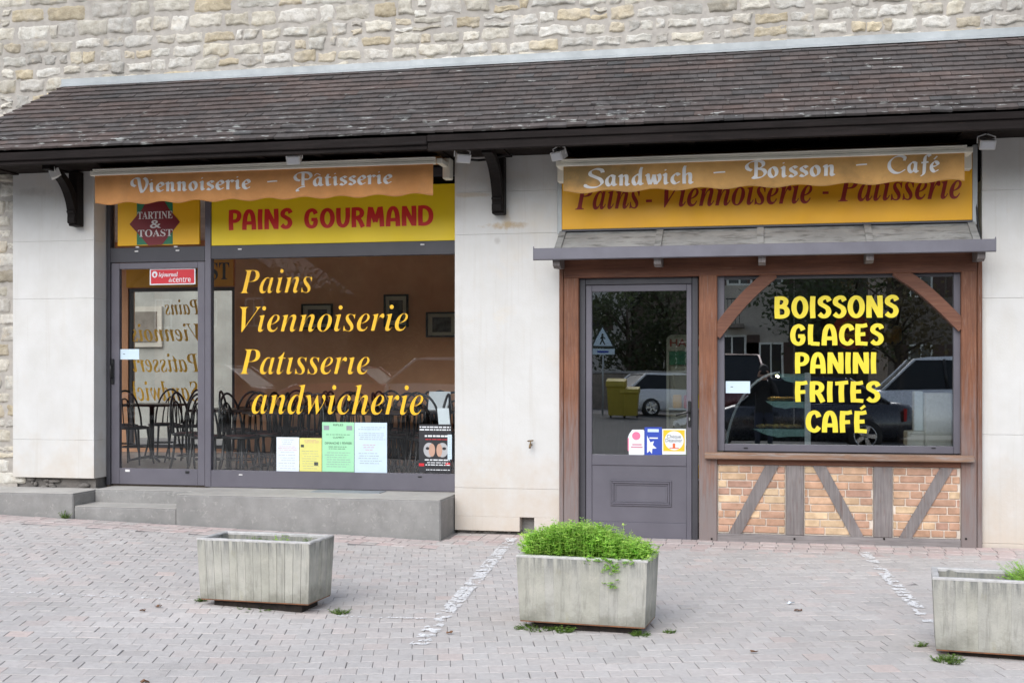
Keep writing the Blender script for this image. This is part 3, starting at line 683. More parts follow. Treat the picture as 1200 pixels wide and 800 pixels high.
def rubble_area(xa, xb, za, zb, keep):
    z = za
    while z < zb:
        h = rs.uniform(0.095, 0.175); x = xa - rs.uniform(0, 0.2)
        while x < xb:
            w = h * rs.uniform(1.0, 2.9); 
            if rs.random() < 0.1: w = h * rs.uniform(0.5, 0.9)
            g = rs.uniform(0.004, 0.022)
            if keep(x + w / 2, z + h / 2):
                if h > 0.12 and rs.random() < 0.14:
                    zm = z + h * rs.uniform(.42, .58); stone(x, x + w, z, zm - .010); stone(x + rs.uniform(-.01, .01), x + w + rs.uniform(-.01, .01), zm + .010, z + h)
                else: stone(x, x + w, z + rs.uniform(-.012, .016), z + h + rs.uniform(-.020, .012))
            x += w + g
        z += h + rs.uniform(0.006, 0.018)
rubble_area(-9.5, 4.2, 3.75, 6.2, lambda x, z: z > 4.50 or (x < -6.9 and z > 4.5 + (x + 7.0) * 0.85))
rubble_area(-9.0, -7.72, 0.25, 3.7, lambda x, z: True)
mb.build('stone_wall', BLD)

def pier(blocks, name='limestone_pier'):
    mb = MB()
    for b in blocks: mb.box(*b, 'limestone', bev=0.0025)
    return mb.build(name, BLD)
JZ = [WZ(590, 572), WZ(590, 274), WZ(590, 224), 3.78]
# left pier: courses stacked above a recessed older base
xl0, xl1 = -7.637, -6.712; zb = WZ(60, 559.5)
zz = [zb, WZ(60, 515), WZ(60, 350), 2.95, 3.78]
pier([(xl0, xl1, 0.0, 0.42, zz[i], zz[i + 1] - 0.001) for i in range(4)])
xm0, xm1 = -2.906, -1.872; hx0, hx1, hz1 = WX(609), WX(626), WZ(618, 606); zlow = WZ(570, 621.5)
pier([(xm0, hx0, 0, 0.42, zlow, hz1), (hx1, xm1, 0, 0.42, 0.0, hz1), (xm0, xm1, 0, 0.42, hz1 + .0002, JZ[0] - .0015)] + [(xm0, xm1, 0, 0.42, JZ[i], JZ[i + 1] - .0012) for i in range(3)])
pier([(1.882, 5.2, 0, 0.42, 0.0, 0.095), (1.885, 5.2, 0.004, 0.42, 0.0965, 1.05), (1.885, 5.2, 0.004, 0.42, 1.0515, 2.25), (1.885, 5.2, 0.004, 0.42, 2.2515, 3.2), (1.885, 5.2, 0.004, 0.42, 3.2015, 3.78)])
mb = MB(); mb.box(xl0 + 0.03, xl1 - 0.02, 0.07, 0.4, 0.0, zb - 0.002, 'old_masonry')
m2 = MB(); m2.box(xm0 + .01, hx0 - 0.001, 0.06, 0.4, 0.0, zlow - 0.002, 'old_masonry'); m2.box(hx0 + .001, hx1 - .001, 0.12, 0.4, 0, hz1 - .002, 'concrete_step_grey')
for k in range(26):
    x = rs.uniform(xl0 + .05, xl1 - .05) if k < 14 else rs.uniform(xm0 + .03, hx0 - .05); z = rs.uniform(0.40, zb - .02) if k < 14 else rs.uniform(.06, zlow)
    (mb if k < 14 else m2).ball((x, 0.06, z), (rs.uniform(.02, .06), 0.03, rs.uniform(.012, .03)), 'old_masonry', 8)
mb.build('recessed_footing', BLD); m2.build('recessed_footing', BLD)

# roof
E0, E1 = (-0.885, 3.715), (0.03, 4.53)          # eaves and top edge (y,z)
sl = Vector((E1[0] - E0[0], E1[1] - E0[1])); SLN = sl.length; sl.normalize(); nrm = Vector((-sl.y, sl.x))
XHT, XHB, XR = -7.02, -7.93, 5.2
def rp_(t, lift=0.0): return (E0[0] + sl.x * t + nrm.x * lift, E0[1] + sl.y * t + nrm.y * lift)
def hipx(t): return XHB + (XHT - XHB) * t / SLN
mb = MB()
a, b = rp_(0, -0.05), rp_(SLN, -0.05)
V = [(XHB + .02, *a), (XR, *a), (XR, *b), (XHT + .02, *b), (XHB + 0.02, 0.05, a[1])]
mb.add(V, [(0, 1, 2, 3), (0, 3, 4)], 'roof_timber')
ROOF = mb.build('roof', BLD)
mb = MB(); NC = 15; ex = SLN / NC; rt = random.Random(8)
for cidx in range(NC):
    t0 = cidx * ex - 0.012; t1 = t0 + ex + 0.045; wob = rt.uniform(-.003, .003)
    x = XHB - 0.3 + (cidx % 2) * 0.085
    while x < XR:
        w = 0.168 * rt.uniform(.97, 1.03); xa, xb = x + 0.0015, x + w - 0.0015; x += w
        dt = rt.gauss(0, 0.0016) + wob * .6; lift = rt.gauss(0, 0.0014); rot = rt.gauss(0, 0.0016)
        if rt.random() < .02: dt += rt.uniform(-.012, .006); rot += rt.gauss(0, .005)
        q = []
        for (xx, k) in ((xa, -1), (xb, 1)):
            xb0 = max(xx, hipx(t0 + dt)); xt0 = max(xx, hipx(t1))
            q.append((xb0, xt0, k))
        if q[1][0] - q[0][0] < 0.005: continue
        b = max(0.55, 1 + rt.gauss(0, 0.075)); wm = rt.gauss(0, 0.035)
        if noise.noise((x * 0.35, cidx * 0.2, 4)) > 0.12: wm += 0.09; b *= 1.08
        tint = (b * (1 + wm), b, b * (1 - wm * .4)); V = []
        for th in (-0.004, 0.018):
            for (xb0, xt0, k) in q:
                y, z = rp_(t0 + dt, 0.026 + lift + rot * k + th); V.append((xb0, y, z))
                y, z = rp_(t1, 0.002 + th); V.append((xt0, y, z))
        mb.add(V, [(0, 1, 3, 2), (4, 6, 7, 5), (0, 2, 6, 4), (1, 5, 7, 3), (0, 4, 5, 1), (2, 3, 7, 6)], 'roof_tile', tint)
# hip side courses
for cidx in range(NC):
    t0 = cidx * ex; x = hipx(t0) + 0.012; y0, z0 = rp_(t0, 0.03); x1 = hipx(t0 + ex) + 0.012; y1, z1 = rp_(t0 + ex, 0.012)
    V = [(x, y0, z0 - 0.02), (x1, y1, z1 - 0.02), (x1, 0.05, z1 - .02), (x, 0.05, z0 - .02), (x - .012, y0 - .01, z0), (x1 - .012, y1, z1), (x1 - .012, 0.05, z1), (x - .012, 0.05, z0)]
    mb.add(V, [(4, 5, 6, 7), (0, 1, 5, 4), (3, 0, 4, 7)], 'roof_tile', (1, .95, .9))
mb.build('roof_tiles', ROOF)
mb = MB()
for (xa, xb, dz) in ((XHT - .06, -3.3, 0.0), (-3.35, 0.25, 0.004), (0.2, XR, 0.007)):
    mb.box(xa, xb, -0.004 - dz * .5, 0.045, 4.535 + dz, 4.612 + dz * 1.2, 'zinc', bev=.003)
    y, z = rp_(SLN - 0.05, 0.045 + dz)
    V = [(xa, y, z), (xb, y, z), (xb, -0.004 - dz * .5, 4.555 + dz), (xa, -0.004 - dz * .5, 4.555 + dz), (xa, y, z - .006), (xb, y, z - .006), (xb, 0.0, 4.54), (xa, 0.0, 4.54)]
    mb.add(V, [(0, 1, 2, 3), (0, 4, 5, 1), (0, 3, 7, 4)], 'zinc')
mb.build('flashing', ROOF)
mb = MB()
xs_ = WX(501, -.9)
mb.box(XHB - .02, xs_, -0.905, -0.865, 3.575, 3.70, 'roof_timber', bev=.006); mb.box(XHB - .025, xs_, -0.93, -0.906, 3.615, 3.69, 'roof_timber', bev=.01)
mb.box(xs_ + .002, XR, -0.912, -0.87, 3.56, 3.70, 'roof_timber', bev=.006); mb.box(xs_ + .002, XR, -0.93, -0.9125, 3.64, 3.70, 'roof_timber', bev=.008)
mb.box(XHB - 0.02, XHB + 0.02, -0.864, 0.04, 3.575, 3.70, 'roof_timber', bev=.006)
mb.build('fascia', ROOF)
mb = MB(); mb.box(XHB + .021, XR, -0.864, 0.0, 3.655, 3.675, 'soffit')
x = XHB + .3
while x < XR: mb.box(x, x + .07, -0.862, -0.01, 3.64, 3.654, 'soffit'); x += 0.58
mb.build('soffit', ROOF)
def bracket(xc, reach, zt, zb, pw):
    mb = MB(); mb.box(xc - pw / 2, xc + pw / 2, -0.13, -0.003, zb, zt, 'dark_bracket', bev=.008)
    br = mb.build('roof_bracket', BLD)
    mb = MB(); pin, pout = [], []
    for i in range(13):
        u = i / 12; a = u * math.pi / 2
        y = -0.10 - (reach - 0.10) * (1 - math.cos(a)); z = zb + 0.05 + (zt - zb - 0.05) * math.sin(a)
        dy, dz = -(math.sin(a)), math.cos(a); l = math.hypot(dy, dz); w = 0.055
        pin.append((y + dz / l * w, z - dy / l * w * 0.0)); pout.append((y - dz / l * w, z + dy / l * w))
    poly = pin + pout[::-1]
    n = len(pin)
    vs = [(xc - pw * .42, *p) for p in pin] + [(xc + pw * .42, *p) for p in pin] + [(xc - pw * .42, *p) for p in pout] + [(xc + pw * .42, *p) for p in pout]
    fs = []
    for i in range(n - 1): fs += [(i, i + 1, n + i + 1, n + i), (2 * n + i, 3 * n + i, 3 * n + i + 1, 2 * n + i + 1), (i, 2 * n + i, 2 * n + i + 1, i + 1), (n + i, n + i + 1, 3 * n + i + 1, 3 * n + i)]
    fs += [(0, n, 3 * n, 2 * n), (n - 1, 3 * n - 1, 4 * n - 1, 2 * n - 1)]
    mb.add(vs, fs, 'dark_bracket'); mb.build('curved_strut', br)
    mb = MB(); mb.box(xc - pw * .46, xc + pw * .46, -0.165, -0.131, zb + .02, zb + .10, 'dark_bracket', bev=.012); mb.box(xc - pw * .46, xc + pw * .46, -0.18, -0.131, zb + .12, zb + .16, 'dark_bracket', bev=.012); mb.build('carved_foot', br)
bracket(WX(87, -.1), 0.60, 3.64, WZ(87, 265, -.1), 0.10)
bracket(WX(584, -.1), 0.60, 3.64, WZ(584, 251, -.1), 0.115)

# interior shell of the left-hand room
mb = MB(); X0, X1, Y0, Y1, ZC = -9.75, -2.2, 0.36, 5.0, 3.5
rw0, rw1, rwz0, rwz1 = WX(150, 5), WX(275, 5), 0.5, WZ(210, 337, 5)
YB = 3.25; XJ = WX(276, YB)
mb.box(XJ, X1, YB, YB + .2, ROOM_Z, ZC, 'terracotta'); mb.box(XJ, XJ + .2, YB + .2, Y1 + .2, ROOM_Z, ZC, 'terracotta'); mb.box(rw1, XJ - .001, Y1, Y1 + .2, ROOM_Z, ZC, 'terracotta'); mb.box(X0, rw0, Y1, Y1 + .2, ROOM_Z, ZC, 'terracotta')
mb.box(rw0, rw1, Y1, Y1 + .2, rwz1, ZC, 'terracotta'); mb.box(rw0, rw1, Y1, Y1 + .2, ROOM_Z, rwz0, 'terracotta')
mb.box(X1, X1 + .12, Y0 + .07, Y1 + .2, ROOM_Z, ZC, 'terracotta')
mb.box(X0 - .15, X0, Y0, Y1 + .2, ROOM_Z, 0.55, 'terracotta'); mb.box(X0 - .15, X0, Y0, Y1 + .2, 3.4, ZC, 'terracotta')
for yy in (Y0, 2.6, Y1 - .2): mb.box(X0 - .15, X0, yy, yy + .2, 0.55, 3.4, 'terracotta')  # unseen side openings between posts, added to bring more daylight into the room
mb.box(X0, xl0 + .02, Y0, Y0 + .04, ROOM_Z, ZC, 'terracotta')
mb.build('interior_wall', BLD)
mb = MB(); mb.box(X0 - .15, X1 + .12, 0.30, Y1 + .2, 0.2, ROOM_Z - .003, 'tile_floor'); mb.build('interior_floor', BLD)
mb = MB(); mb.box(X0 - .15, X1 + .12, 0.36, Y1 + .2, ZC, ZC + .1, 'ceiling_white'); mb.build('interior_ceiling', BLD)
# rear window with its own lettering, seen from inside
mb = MB(); fw = 0.05
mb.box(rw0, rw0 + fw, Y1 + .02, Y1 + .08, rwz0, rwz1, 'aluminium_dark'); mb.box(rw1 - fw, rw1, Y1 + .02, Y1 + .08, rwz0, rwz1, 'aluminium_dark')
mb.box(rw0, rw1, Y1 + .015, Y1 + .085, rwz1 - fw, rwz1, 'aluminium_dark'); mb.box(rw0, rw1, Y1 + .015, Y1 + .085, rwz0, rwz0 + fw, 'aluminium_dark')
RW = mb.build('rear_window', BLD)
mb = MB(); mb.box(rw0 + fw, rw1 - fw, Y1 + .045, Y1 + .051, rwz0 + fw, rwz1 - fw, 'pane_glass'); mb.build('pane', RW)
mb = MB(); yy = Y1 + .042
for (s, py0, py1, pxa) in (('Pains', 351, 369, 193), ('Viennoiserie', 379, 400, 118), ('Patisserie', 414, 436, 146), ('Sandwicherie', 446, 470, 118)):
    text(mb, italic(s), 'vinyl_orange', WX(pxa, yy), WX(234, yy), WZ(200, py1, yy), WZ(200, py0, yy), yy, flip=True); mb.build('lettering', RW); mb = MB()
mb = MB(); mb.box(rw0, rw1, Y1 - .05, Y1 - .001, rwz1 + .01, rwz1 + .42, 'sign_orange'); RS = mb.build('inner_sign', BLD)
mb = MB(); text(mb, serif('TOAST'), 'ink', rw1 - .92, rw1 - .06, rwz1 + .1, rwz1 + .35, Y1 - .05); mb.build('lettering', RS)

# interior shell of the right-hand shop
mb = MB()
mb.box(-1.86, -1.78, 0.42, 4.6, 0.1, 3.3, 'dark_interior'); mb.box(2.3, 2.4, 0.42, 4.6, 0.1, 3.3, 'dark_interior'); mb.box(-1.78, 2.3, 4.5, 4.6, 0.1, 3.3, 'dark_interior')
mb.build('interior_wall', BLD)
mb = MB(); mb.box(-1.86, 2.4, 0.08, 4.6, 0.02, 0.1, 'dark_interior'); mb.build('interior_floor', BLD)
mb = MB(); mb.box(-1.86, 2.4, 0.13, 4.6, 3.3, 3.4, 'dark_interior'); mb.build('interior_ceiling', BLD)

# ------------------------------------------------------------------ concrete steps
ST = thing('concrete_steps', 'grey concrete entrance steps and long plinth below the glazed shopfront', 'steps', (-5.0, -0.25, 0.12))
def slab(mb, x0, x1, y0, y1, z0, z1):
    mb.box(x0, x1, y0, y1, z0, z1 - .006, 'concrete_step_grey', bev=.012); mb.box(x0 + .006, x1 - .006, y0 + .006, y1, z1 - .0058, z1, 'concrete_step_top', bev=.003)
zt = WZ(85, 578, -.5)
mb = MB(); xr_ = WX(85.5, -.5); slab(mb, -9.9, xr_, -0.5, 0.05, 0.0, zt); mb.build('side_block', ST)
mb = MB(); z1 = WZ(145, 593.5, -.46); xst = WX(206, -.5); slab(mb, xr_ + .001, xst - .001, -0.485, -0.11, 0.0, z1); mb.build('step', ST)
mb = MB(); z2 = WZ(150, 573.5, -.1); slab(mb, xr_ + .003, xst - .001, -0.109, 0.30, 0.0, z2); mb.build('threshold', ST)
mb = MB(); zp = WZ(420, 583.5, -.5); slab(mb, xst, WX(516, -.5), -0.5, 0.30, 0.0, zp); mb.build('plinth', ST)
mb = MB(); mb.box(WX(370, 0.1), WX(450, .1), -0.05, 0.18, zp + .001, zp + .006, 'ink_grey'); tag(mb.build('door_mat', org=(WX(410, .1), 0.06, zp)), 'thin dark grey mat lying on the plinth under the window posters', 'mat')

# =================================================================== LEFT SHOPFRONT
YF = 0.23                                            # front plane of the aluminium frame
SF = thing('aluminium_shopfront', 'dark aluminium shopfront with glass door and wide window lettered in yellow italics', 'shopfront', (-4.8, YF, 0.43))
def fx(px): return WX(px, YF)
def fz(px, py): return WZ(px, py, YF)
XA, XB = fx(124.5), -2.875
zbot, ztop = max(zp, z2) + 0.004, 3.62
zt0, zt1 = fz(247, 305.5), fz(247, 288)              # transom bar
dz0, dz1 = fz(185, 549), fz(185, 314.5)              # door glass
wz0, wz1 = fz(390, 553), fz(390, 300.5)              # window glass
xd0, xd1 = fx(139), fx(231); xdiv0, xdiv1 = fx(233), fx(247); xw1 = -2.93
mb = MB(); bv = 0.004
mb.box(XA, fx(129), YF, YF + .08, zbot, ztop, 'aluminium_dark', bev=bv)                 # left jamb
mb.box(fx(240), xdiv1, YF, YF + .08, zbot, ztop, 'aluminium', bev=bv)                  # divider
mb.box(fx(129) + .001, fx(240) - .001, YF + .002, YF + .08, zt0, zt1, 'aluminium_dark', bev=bv)
mb.box(xdiv1 + .001, XB, YF + .002, YF + .08, wz1, zt1, 'aluminium_dark', bev=bv)
mb.box(xdiv1 + .001, XB, YF + .002, YF + .08, zbot, wz0, 'aluminium', bev=bv)
mb.box(xw1, XB, YF + .004, YF + .08, wz0 + .001, wz1 - .001, 'aluminium', bev=bv)
mb.box(fx(129) + .001, XB, YF + .002, YF + .08, 3.53, ztop - .002, 'aluminium_dark', bev=bv)
mb.box(XB - .02, XB, YF + .003, YF + .08, zt1 + .001, 3.529, 'aluminium_dark')
FR = mb.build('frame', SF)
mb = MB()
for (px, py) in ((161, 289.5), (160, 294.5), (206, 289), (208, 293.5), (281, 292), (495, 286.5)):
    x, z = fx(px), fz(px, py); mb.box(x - .02, x + .02, YF - .004, YF + .004, z - .007, z + .007, 'lettering_white', bev=.002); mb.build('drain_cap', FR); mb = MB()
for (px, py) in ((282, 556), (492, 558.5)):
    x, z = fx(px), fz(px, py); mb.box(x - .02, x + .02, YF - .003, YF + .003, z - .006, z + .006, 'lettering_white' if px < 300 else 'black_plastic', bev=.002); mb.build('drain_cap', FR); mb = MB()
dx0, dx1 = fx(129) + .006, fx(240) - .006
mb = MB()
mb.box(dx0, xd0, YF + .012, YF + .07, zbot + .01, zt0 - .006, 'aluminium', bev=bv); mb.box(xd1, dx1, YF + .012, YF + .07, zbot + .01, zt0 - .006, 'aluminium', bev=bv)
mb.box(xd0, xd1, YF + .013, YF + .069, zbot + .01, dz0, 'aluminium', bev=bv); mb.box(xd0, xd1, YF + .013, YF + .069, dz1, zt0 - .006, 'aluminium', bev=bv)
DR = mb.build('door', SF)
mb = MB(); mb.box(xd0, xd1, YF + .035, YF + .041, dz0, dz1, 'pane_glass'); mb.build('pane', DR)
mb = MB(); hz = fz(132, 435); mb.box(fx(130.5), fx(133.5), YF - .012, YF + .012, hz - .13, hz + .13, 'black_plastic', bev=.006); mb.tube([(fx(132), YF - .02, hz - .07), (fx(132), YF - .045, hz - .05), (fx(132), YF - .045, hz + .05), (fx(132), YF - .02, hz + .07)], .008, 'black_plastic'); mb.build('handle', DR)
mb = MB(); x = fx(149); mb.box(x - .025, x + .025, YF + .006, YF + .014, fz(149, 552.5), fz(149, 549.8), 'lettering_white'); x = fx(219); mb.box(x - .02, x + .02, YF + .006, YF + .014, fz(219, 554.5), fz(219, 551.8), 'black_plastic'); mb.build('drain_cap', DR)
mb = MB(); YG = YF + .03
mb.box(xdiv1 - .004, xw1 + .004, YG, YG + .006, wz0 - .004, wz1 + .004, 'pane_glass'); PN = mb.build('window_pane', SF)
def gx(px): return WX(px, YG)
def gz(px, py): return WZ(px, py, YG)
mb = MB()
text(mb, italic('Pains'), 'vinyl_orange', gx(281), gx(366), gz(320, 343.5), gz(320, 315.5), YG, offset=-.011)
mb.build('lettering', PN); mb = MB()
text(mb, italic('Viennoiserie'), 'vinyl_orange', gx(280.5), gx(478), gz(380, 388.5), gz(380, 358), YG, offset=-.011)
mb.build('lettering', PN); mb = MB()
vs, fs = text_mesh(italic('Patisserie'), -.011, (0, 1))
put_text(mb, fit(vs, gx(280.5), gx(433), gz(355, 438.5), gz(355, 409), False), fs, 'vinyl_orange', YG)
mb.build('lettering', PN); mb = MB()
text(mb, italic('andwicherie'), 'vinyl_orange', gx(295), gx(496), gz(395, 485.5), gz(395, 450.5), YG, offset=-.011)
mb.build('lettering', PN)
# transom signs
YS = YF + .012
mb = MB(); sx0, sx1 = fx(137), fx(233); mb.box(sx0, sx1, YS, YS + .03, fz(185, 287.2), 3.529, 'sign_amber', bev=.003); TS = mb.build('transom_sign', SF)
def sx(px): return WX(px, YS)
def sz(py, px=182): return WZ(px, py, YS)
mb = MB(); mb.box(sx(160.5), sx(202.5), YS - .002, YS + .001, sz(286.5), 3.4, 'logo_green')
mb.prism([(sx(152), sz(262)), (sx(166), sz(246)), (sx(173), sz(234)), (sx(191), sz(233)), (sx(198), sz(245)), (sx(211), sz(261)), (sx(198), sz(277)), (sx(190), sz(287)), (sx(174), sz(287.5)), (sx(166), sz(278))], 'y', YS - .0045, YS - .0021, 'logo_red'); mb.build('emblem', TS)
mb = MB(); text(mb, serif('TARTINE'), 'lettering_white', sx(161.5), sx(202.5), sz(256.6), sz(247.8), YS - .0045); mb.build('lettering', TS); mb = MB(); text(mb, '&', 'lettering_white', sx(176), sx(189), sz(267.5), sz(258), YS - .0045, offset=.012); mb.build('lettering', TS); mb = MB(); text(mb, serif('TOAST'), 'lettering_white', sx(162), sx(202.5), sz(277.3), sz(269), YS - .0045)
mb.build('lettering', TS)
mb = MB(); mb.box(xdiv1 + .001, XB - .021, YS, YS + .03, zt1 + .001, 3.45, 'sign_yellow', bev=.003); GS = mb.build('fascia_sign', SF)
mb = MB()
for (s, pa, pb, bl, hpx) in (('PAINS', 268, 343, 269.0, 24.0), ('GOURMAND', 356.5, 508, 266.0, 23.5)):
    zb_ = sz(bl, (pa + pb) / 2); cz_ = sz(bl - hpx, (pa + pb) / 2) - zb_
    put_line(mb, *hobo_line(s), 'red_paint', sx(pa), sx(pb), zb_, cz_, YS); mb.build('lettering', GS); mb = MB()

# ------------------------------------------------------------------ right-hand timber shopfront
YT = -0.06
TF = thing('timber_shopfront', 'half timbered shopfront with dark door, brick infill panels and lettered window', 'shopfront', (0.0, YT, 0.05))
def tx(px): return WX(px, YT)
def tz(px, py): return WZ(px, py, YT)
gb = 0.03
mb = MB(); mb.box(tx(660.5), tx(678), YT, 0.08, gb, tz(670, 325), 'oak', bev=.008); mb.box(tx(655), tx(660), YT + .012, 0.06, gb, tz(655, 303), 'oak', (.9, .88, .86), bev=.005); mb.build('post', TF)
mb = MB(); mb.box(tx(819), tx(840.5), YT, 0.08, gb, tz(830, 321), 'oak', (1.05, 1.03, 1), bev=.008); mb.build('post', TF)
mb = MB(); mb.box(tx(1126.5), tx(1145), YT, 0.08, gb, tz(1135, 317), 'oak', (.95, .93, .92), bev=.008); mb.box(tx(1145.6), tx(1151.5), YT + .012, 0.06, gb, tz(1145, 303), 'oak', (.85, .82, .8), bev=.005); mb.build('post', TF)
zl0, zl1 = tz(750, 324.5), tz(750, 298)
mb = MB(); mb.box(tx(660.5), tx(1145), YT - .004, .10, zl0, zl1 + .06, 'oak_beam', bev=.008); mb.build('lintel', TF)
zs0, zs1 = tz(985, 539), tz(985, 531.5)
mb = MB(); mb.box(tx(826), tx(1141), YT - .075, -.003, zs0, zs1, 'oak_sill', bev=.008); mb.build('sill', TF)
zr1 = tz(985, 546)
mb = MB(); mb.box(tx(840.5) + .001, tx(1126.5) - .001, YT + .006, .06, zr1, zs0 - .001, 'oak_beam', bev=.005); mb.build('upper_rail', TF)
zq = tz(985, 628.5)
mb = MB(); mb.box(tx(840.5) + .001, tx(1126.5) - .001, YT + .002, .06, gb + .02, zq, 'grey_rail', bev=.006)
for px in (931, 1034):
    pass
for px in (834, 931, 1036, 1132):
    mb.prism([(tx(px) + .010 * math.cos(a), tz(px, 631) + .010 * math.sin(a)) for a in [i * math.pi / 4 for i in range(8)]], 'y', YT - .0035, YT + .003, 'dark_bracket')
mb.build('bottom_rail', TF)
for (a, b) in ((921, 942), (1024, 1046)):
    mb = MB(); mb.box(tx(a), tx(b), YT + .003, .06, zq + .001, zr1 - .001, 'grey_wood', bev=.006); mb.build('stud', TF)
rb = random.Random(5)
BC = [(0.64, 0.43, 0.29), (0.56, 0.35, 0.245), (0.68, 0.49, 0.32), (0.50, 0.31, 0.235), (0.70, 0.53, 0.35), (0.60, 0.38, 0.26), (0.54, 0.34, 0.245)]
for (a, b, ta, tb_) in ((840.5, 921, 905, 861), (942, 1024, 960, 1005), (1046, 1126.5, 1110, 1061)):
    xa, xb = tx(a) + .002, tx(b) - .002; yb = YT + .022
    mb = MB(); mb.box(xa, xb, yb + .010, .05, zq + .002, zr1 - .002, 'brick_mortar')
    nr = 9; hh = (zr1 - zq - .016) / nr
    for r in range(nr):
        x = xa + .01 - rb.uniform(0, .2); z = zq + .010 + r * hh
        while x < xb - .01:
            w = rb.choice((.205, .205, .215, .10)); x0, x1 = max(x, xa + .008), min(x + w, xb - .008)
            if x1 - x0 > .02:
                k = rb.uniform(.88, 1.12); c = tuple(q * k for q in rb.choice(BC))
                mb.box(x0, x1, yb - rb.uniform(0, .003), yb + .02, z + rb.uniform(.003, .006), z + hh - rb.uniform(.005, .008), 'brick', c, bev=.004)
            x += w + .011
    mb.build('brick_panel', TF)
    h = 7.5; A = [(tx(ta - h * 1.05), zr1 - .001), (tx(ta + h * 1.05), zr1 - .001), (tx(tb_ + h), zq + .001), (tx(tb_ - h), zq + .001)]
    mb = MB(); mb.prism(A, 'y', YT + .008, .03, 'grey_wood'); mb.build('diagonal_strut', TF)
# arched braces
def brace(pts_px, wpx):
    mb = MB(); P = crom(pts_px, n=6); L, Rr = [], []
    for i, p in enumerate(P):
        q0, q1 = P[max(0, i - 1)], P[min(len(P) - 1, i + 1)]; dx, dy = q1[0] - q0[0], q1[1] - q0[1]; l = math.hypot(dx, dy)
        L.append((p[0] - dy / l * wpx, p[1] + dx / l * wpx)); Rr.append((p[0] + dy / l * wpx, p[1] - dx / l * wpx))
    poly = [(tx(a), tz(a, b)) for a, b in L + Rr[::-1]]
    mb.prism(poly, 'y', YT + .012, .035, 'oak_beam'); mb.build('brace', TF)
brace([(906, 319), (880, 342), (858, 366), (838, 392)], 7.2)
brace([(1050, 316), (1078, 335), (1104, 358), (1129, 383)], 7.2)
# window
YW = 0.0
def wx_(px): return WX(px, YW)
def wz_(px, py): return WZ(px, py, YW)
mb = MB(); wf = 'aluminium'
a0, a1, g0, g1 = wx_(840), wx_(1127), wx_(849), wx_(1117.5); zz0, zz1, zg0, zg1 = wz_(985, 530), wz_(985, 318), wz_(985, 521.5), wz_(985, 325.5)
mb.box(a0, g0, YW, .07, zz0, zz1, wf, bev=.004); mb.box(g1, a1, YW, .07, zz0, zz1, wf, bev=.004)
mb.box(g0 + .0005, g1 - .0005, YW + .001, .069, zz0, zg0, wf, bev=.004); mb.box(g0 + .0005, g1 - .0005, YW + .001, .069, zg1, zz1, 'aluminium_dark', bev=.004)
for px in (874, 1094): mb.box(wx_(px) - .018, wx_(px) + .018, YW - .003, YW + .002, wz_(px, 525.5), wz_(px, 524), 'black_plastic')
WN = mb.build('window', TF)
YH = .03
mb = MB(); mb.box(g0 - .004, g1 + .004, YH, YH + .006, zg0 - .004, zg1 + .004, 'dark_pane_glass'); mb.build('pane', WN)
def hx(px): return WX(px, YH)
def hz_(px, py): return WZ(px, py, YH)
mb = MB()
for (s, pa, pb, bl, tp) in (('BOISSONS', 907.5, 1053.5, 372.5, 346.5), ('GLACES', 926, 1036, 404.5, 379.5), ('PANINI', 931.5, 1027, 437.5, 412.5), ('FRITES', 931.5, 1032, 471, 446.5), ('CAFÉ', 944, 1016, 506.5, 481)):
    zb_ = hz_(980, bl); put_line(mb, *hobo_line(s), 'vinyl_yellow', hx(pa), hx(pb), zb_, hz_(980, tp) - zb_, YH); mb.build('lettering', WN); mb = MB()
# door
mb = MB()
q0, q1 = wx_(679), wx_(818); zd0, zd1 = gb + .012, wz_(750, 325)
mb.box(q0, wx_(686), YW, .08, gb, zd1, 'aluminium_dark', bev=.004); mb.box(wx_(811), q1, YW, .08, gb, zd1, 'aluminium_dark', bev=.004); mb.box(wx_(686) + .0005, wx_(811) - .0005, YW + .001, .079, wz_(750, 333), zd1, 'aluminium_dark', bev=.004)
mb.build('door_frame', TF)
mb = MB(); u0, u1, k0, k1 = wx_(686.5), wx_(810.5), wx_(693.5), wx_(804.5); zk1, zk0 = wz_(750, 341), wz_(750, 533); zm = wz_(750, 545.5); zlow_, zpl = gb + .012, wz_(750, 612)
mb.box(u0, k0, YW + .008, .066, zlow_, wz_(750, 333.5), 'aluminium', bev=.004); mb.box(k1, u1, YW + .008, .066, zlow_, wz_(750, 333.5), 'aluminium', bev=.004)
for (a, b) in ((zk1, wz_(750, 333.5)), (zm, zk0), (zlow_, zpl)): mb.box(k0 + .0005, k1 - .0005, YW + .009, .065, a, b, 'aluminium', bev=.004)
TD = mb.build('door', TF)
mb = MB(); mb.box(k0, k1, .03, .036, zk0, zk1, 'dark_pane_glass'); mb.build('pane', TD)
mb = MB(); mb.box(k0, k1, YW + .018, .05, zpl, zm, 'aluminium', bev=.002)
m0, m1, n0, n1 = wx_(715), wx_(787), wz_(750, 593), wz_(750, 562)
for (i, h) in ((0, .012), (.018, .018), (.036, .008)):
    for bx in ((m0 + i, m1 - i, n0 + i, n0 + i + .017), (m0 + i, m1 - i, n1 - i - .017, n1 - i), (m0 + i, m0 + i + .017, n0 + i + .0172, n1 - i - .0172), (m1 - i - .017, m1 - i, n0 + i + .0172, n1 - i - .0172)):
        mb.box(bx[0], bx[1], YW + .018 - h, YW + .0185, bx[2], bx[3], 'aluminium', bev=.004)
mb.build('moulded_panel', TD)
mb = MB(); hxx, hzz = wx_(808), wz_(808, 485); mb.box(hxx - .014, hxx + .014, YW - .004, YW + .009, hzz - .12, hzz + .12, 'black_plastic', bev=.004)
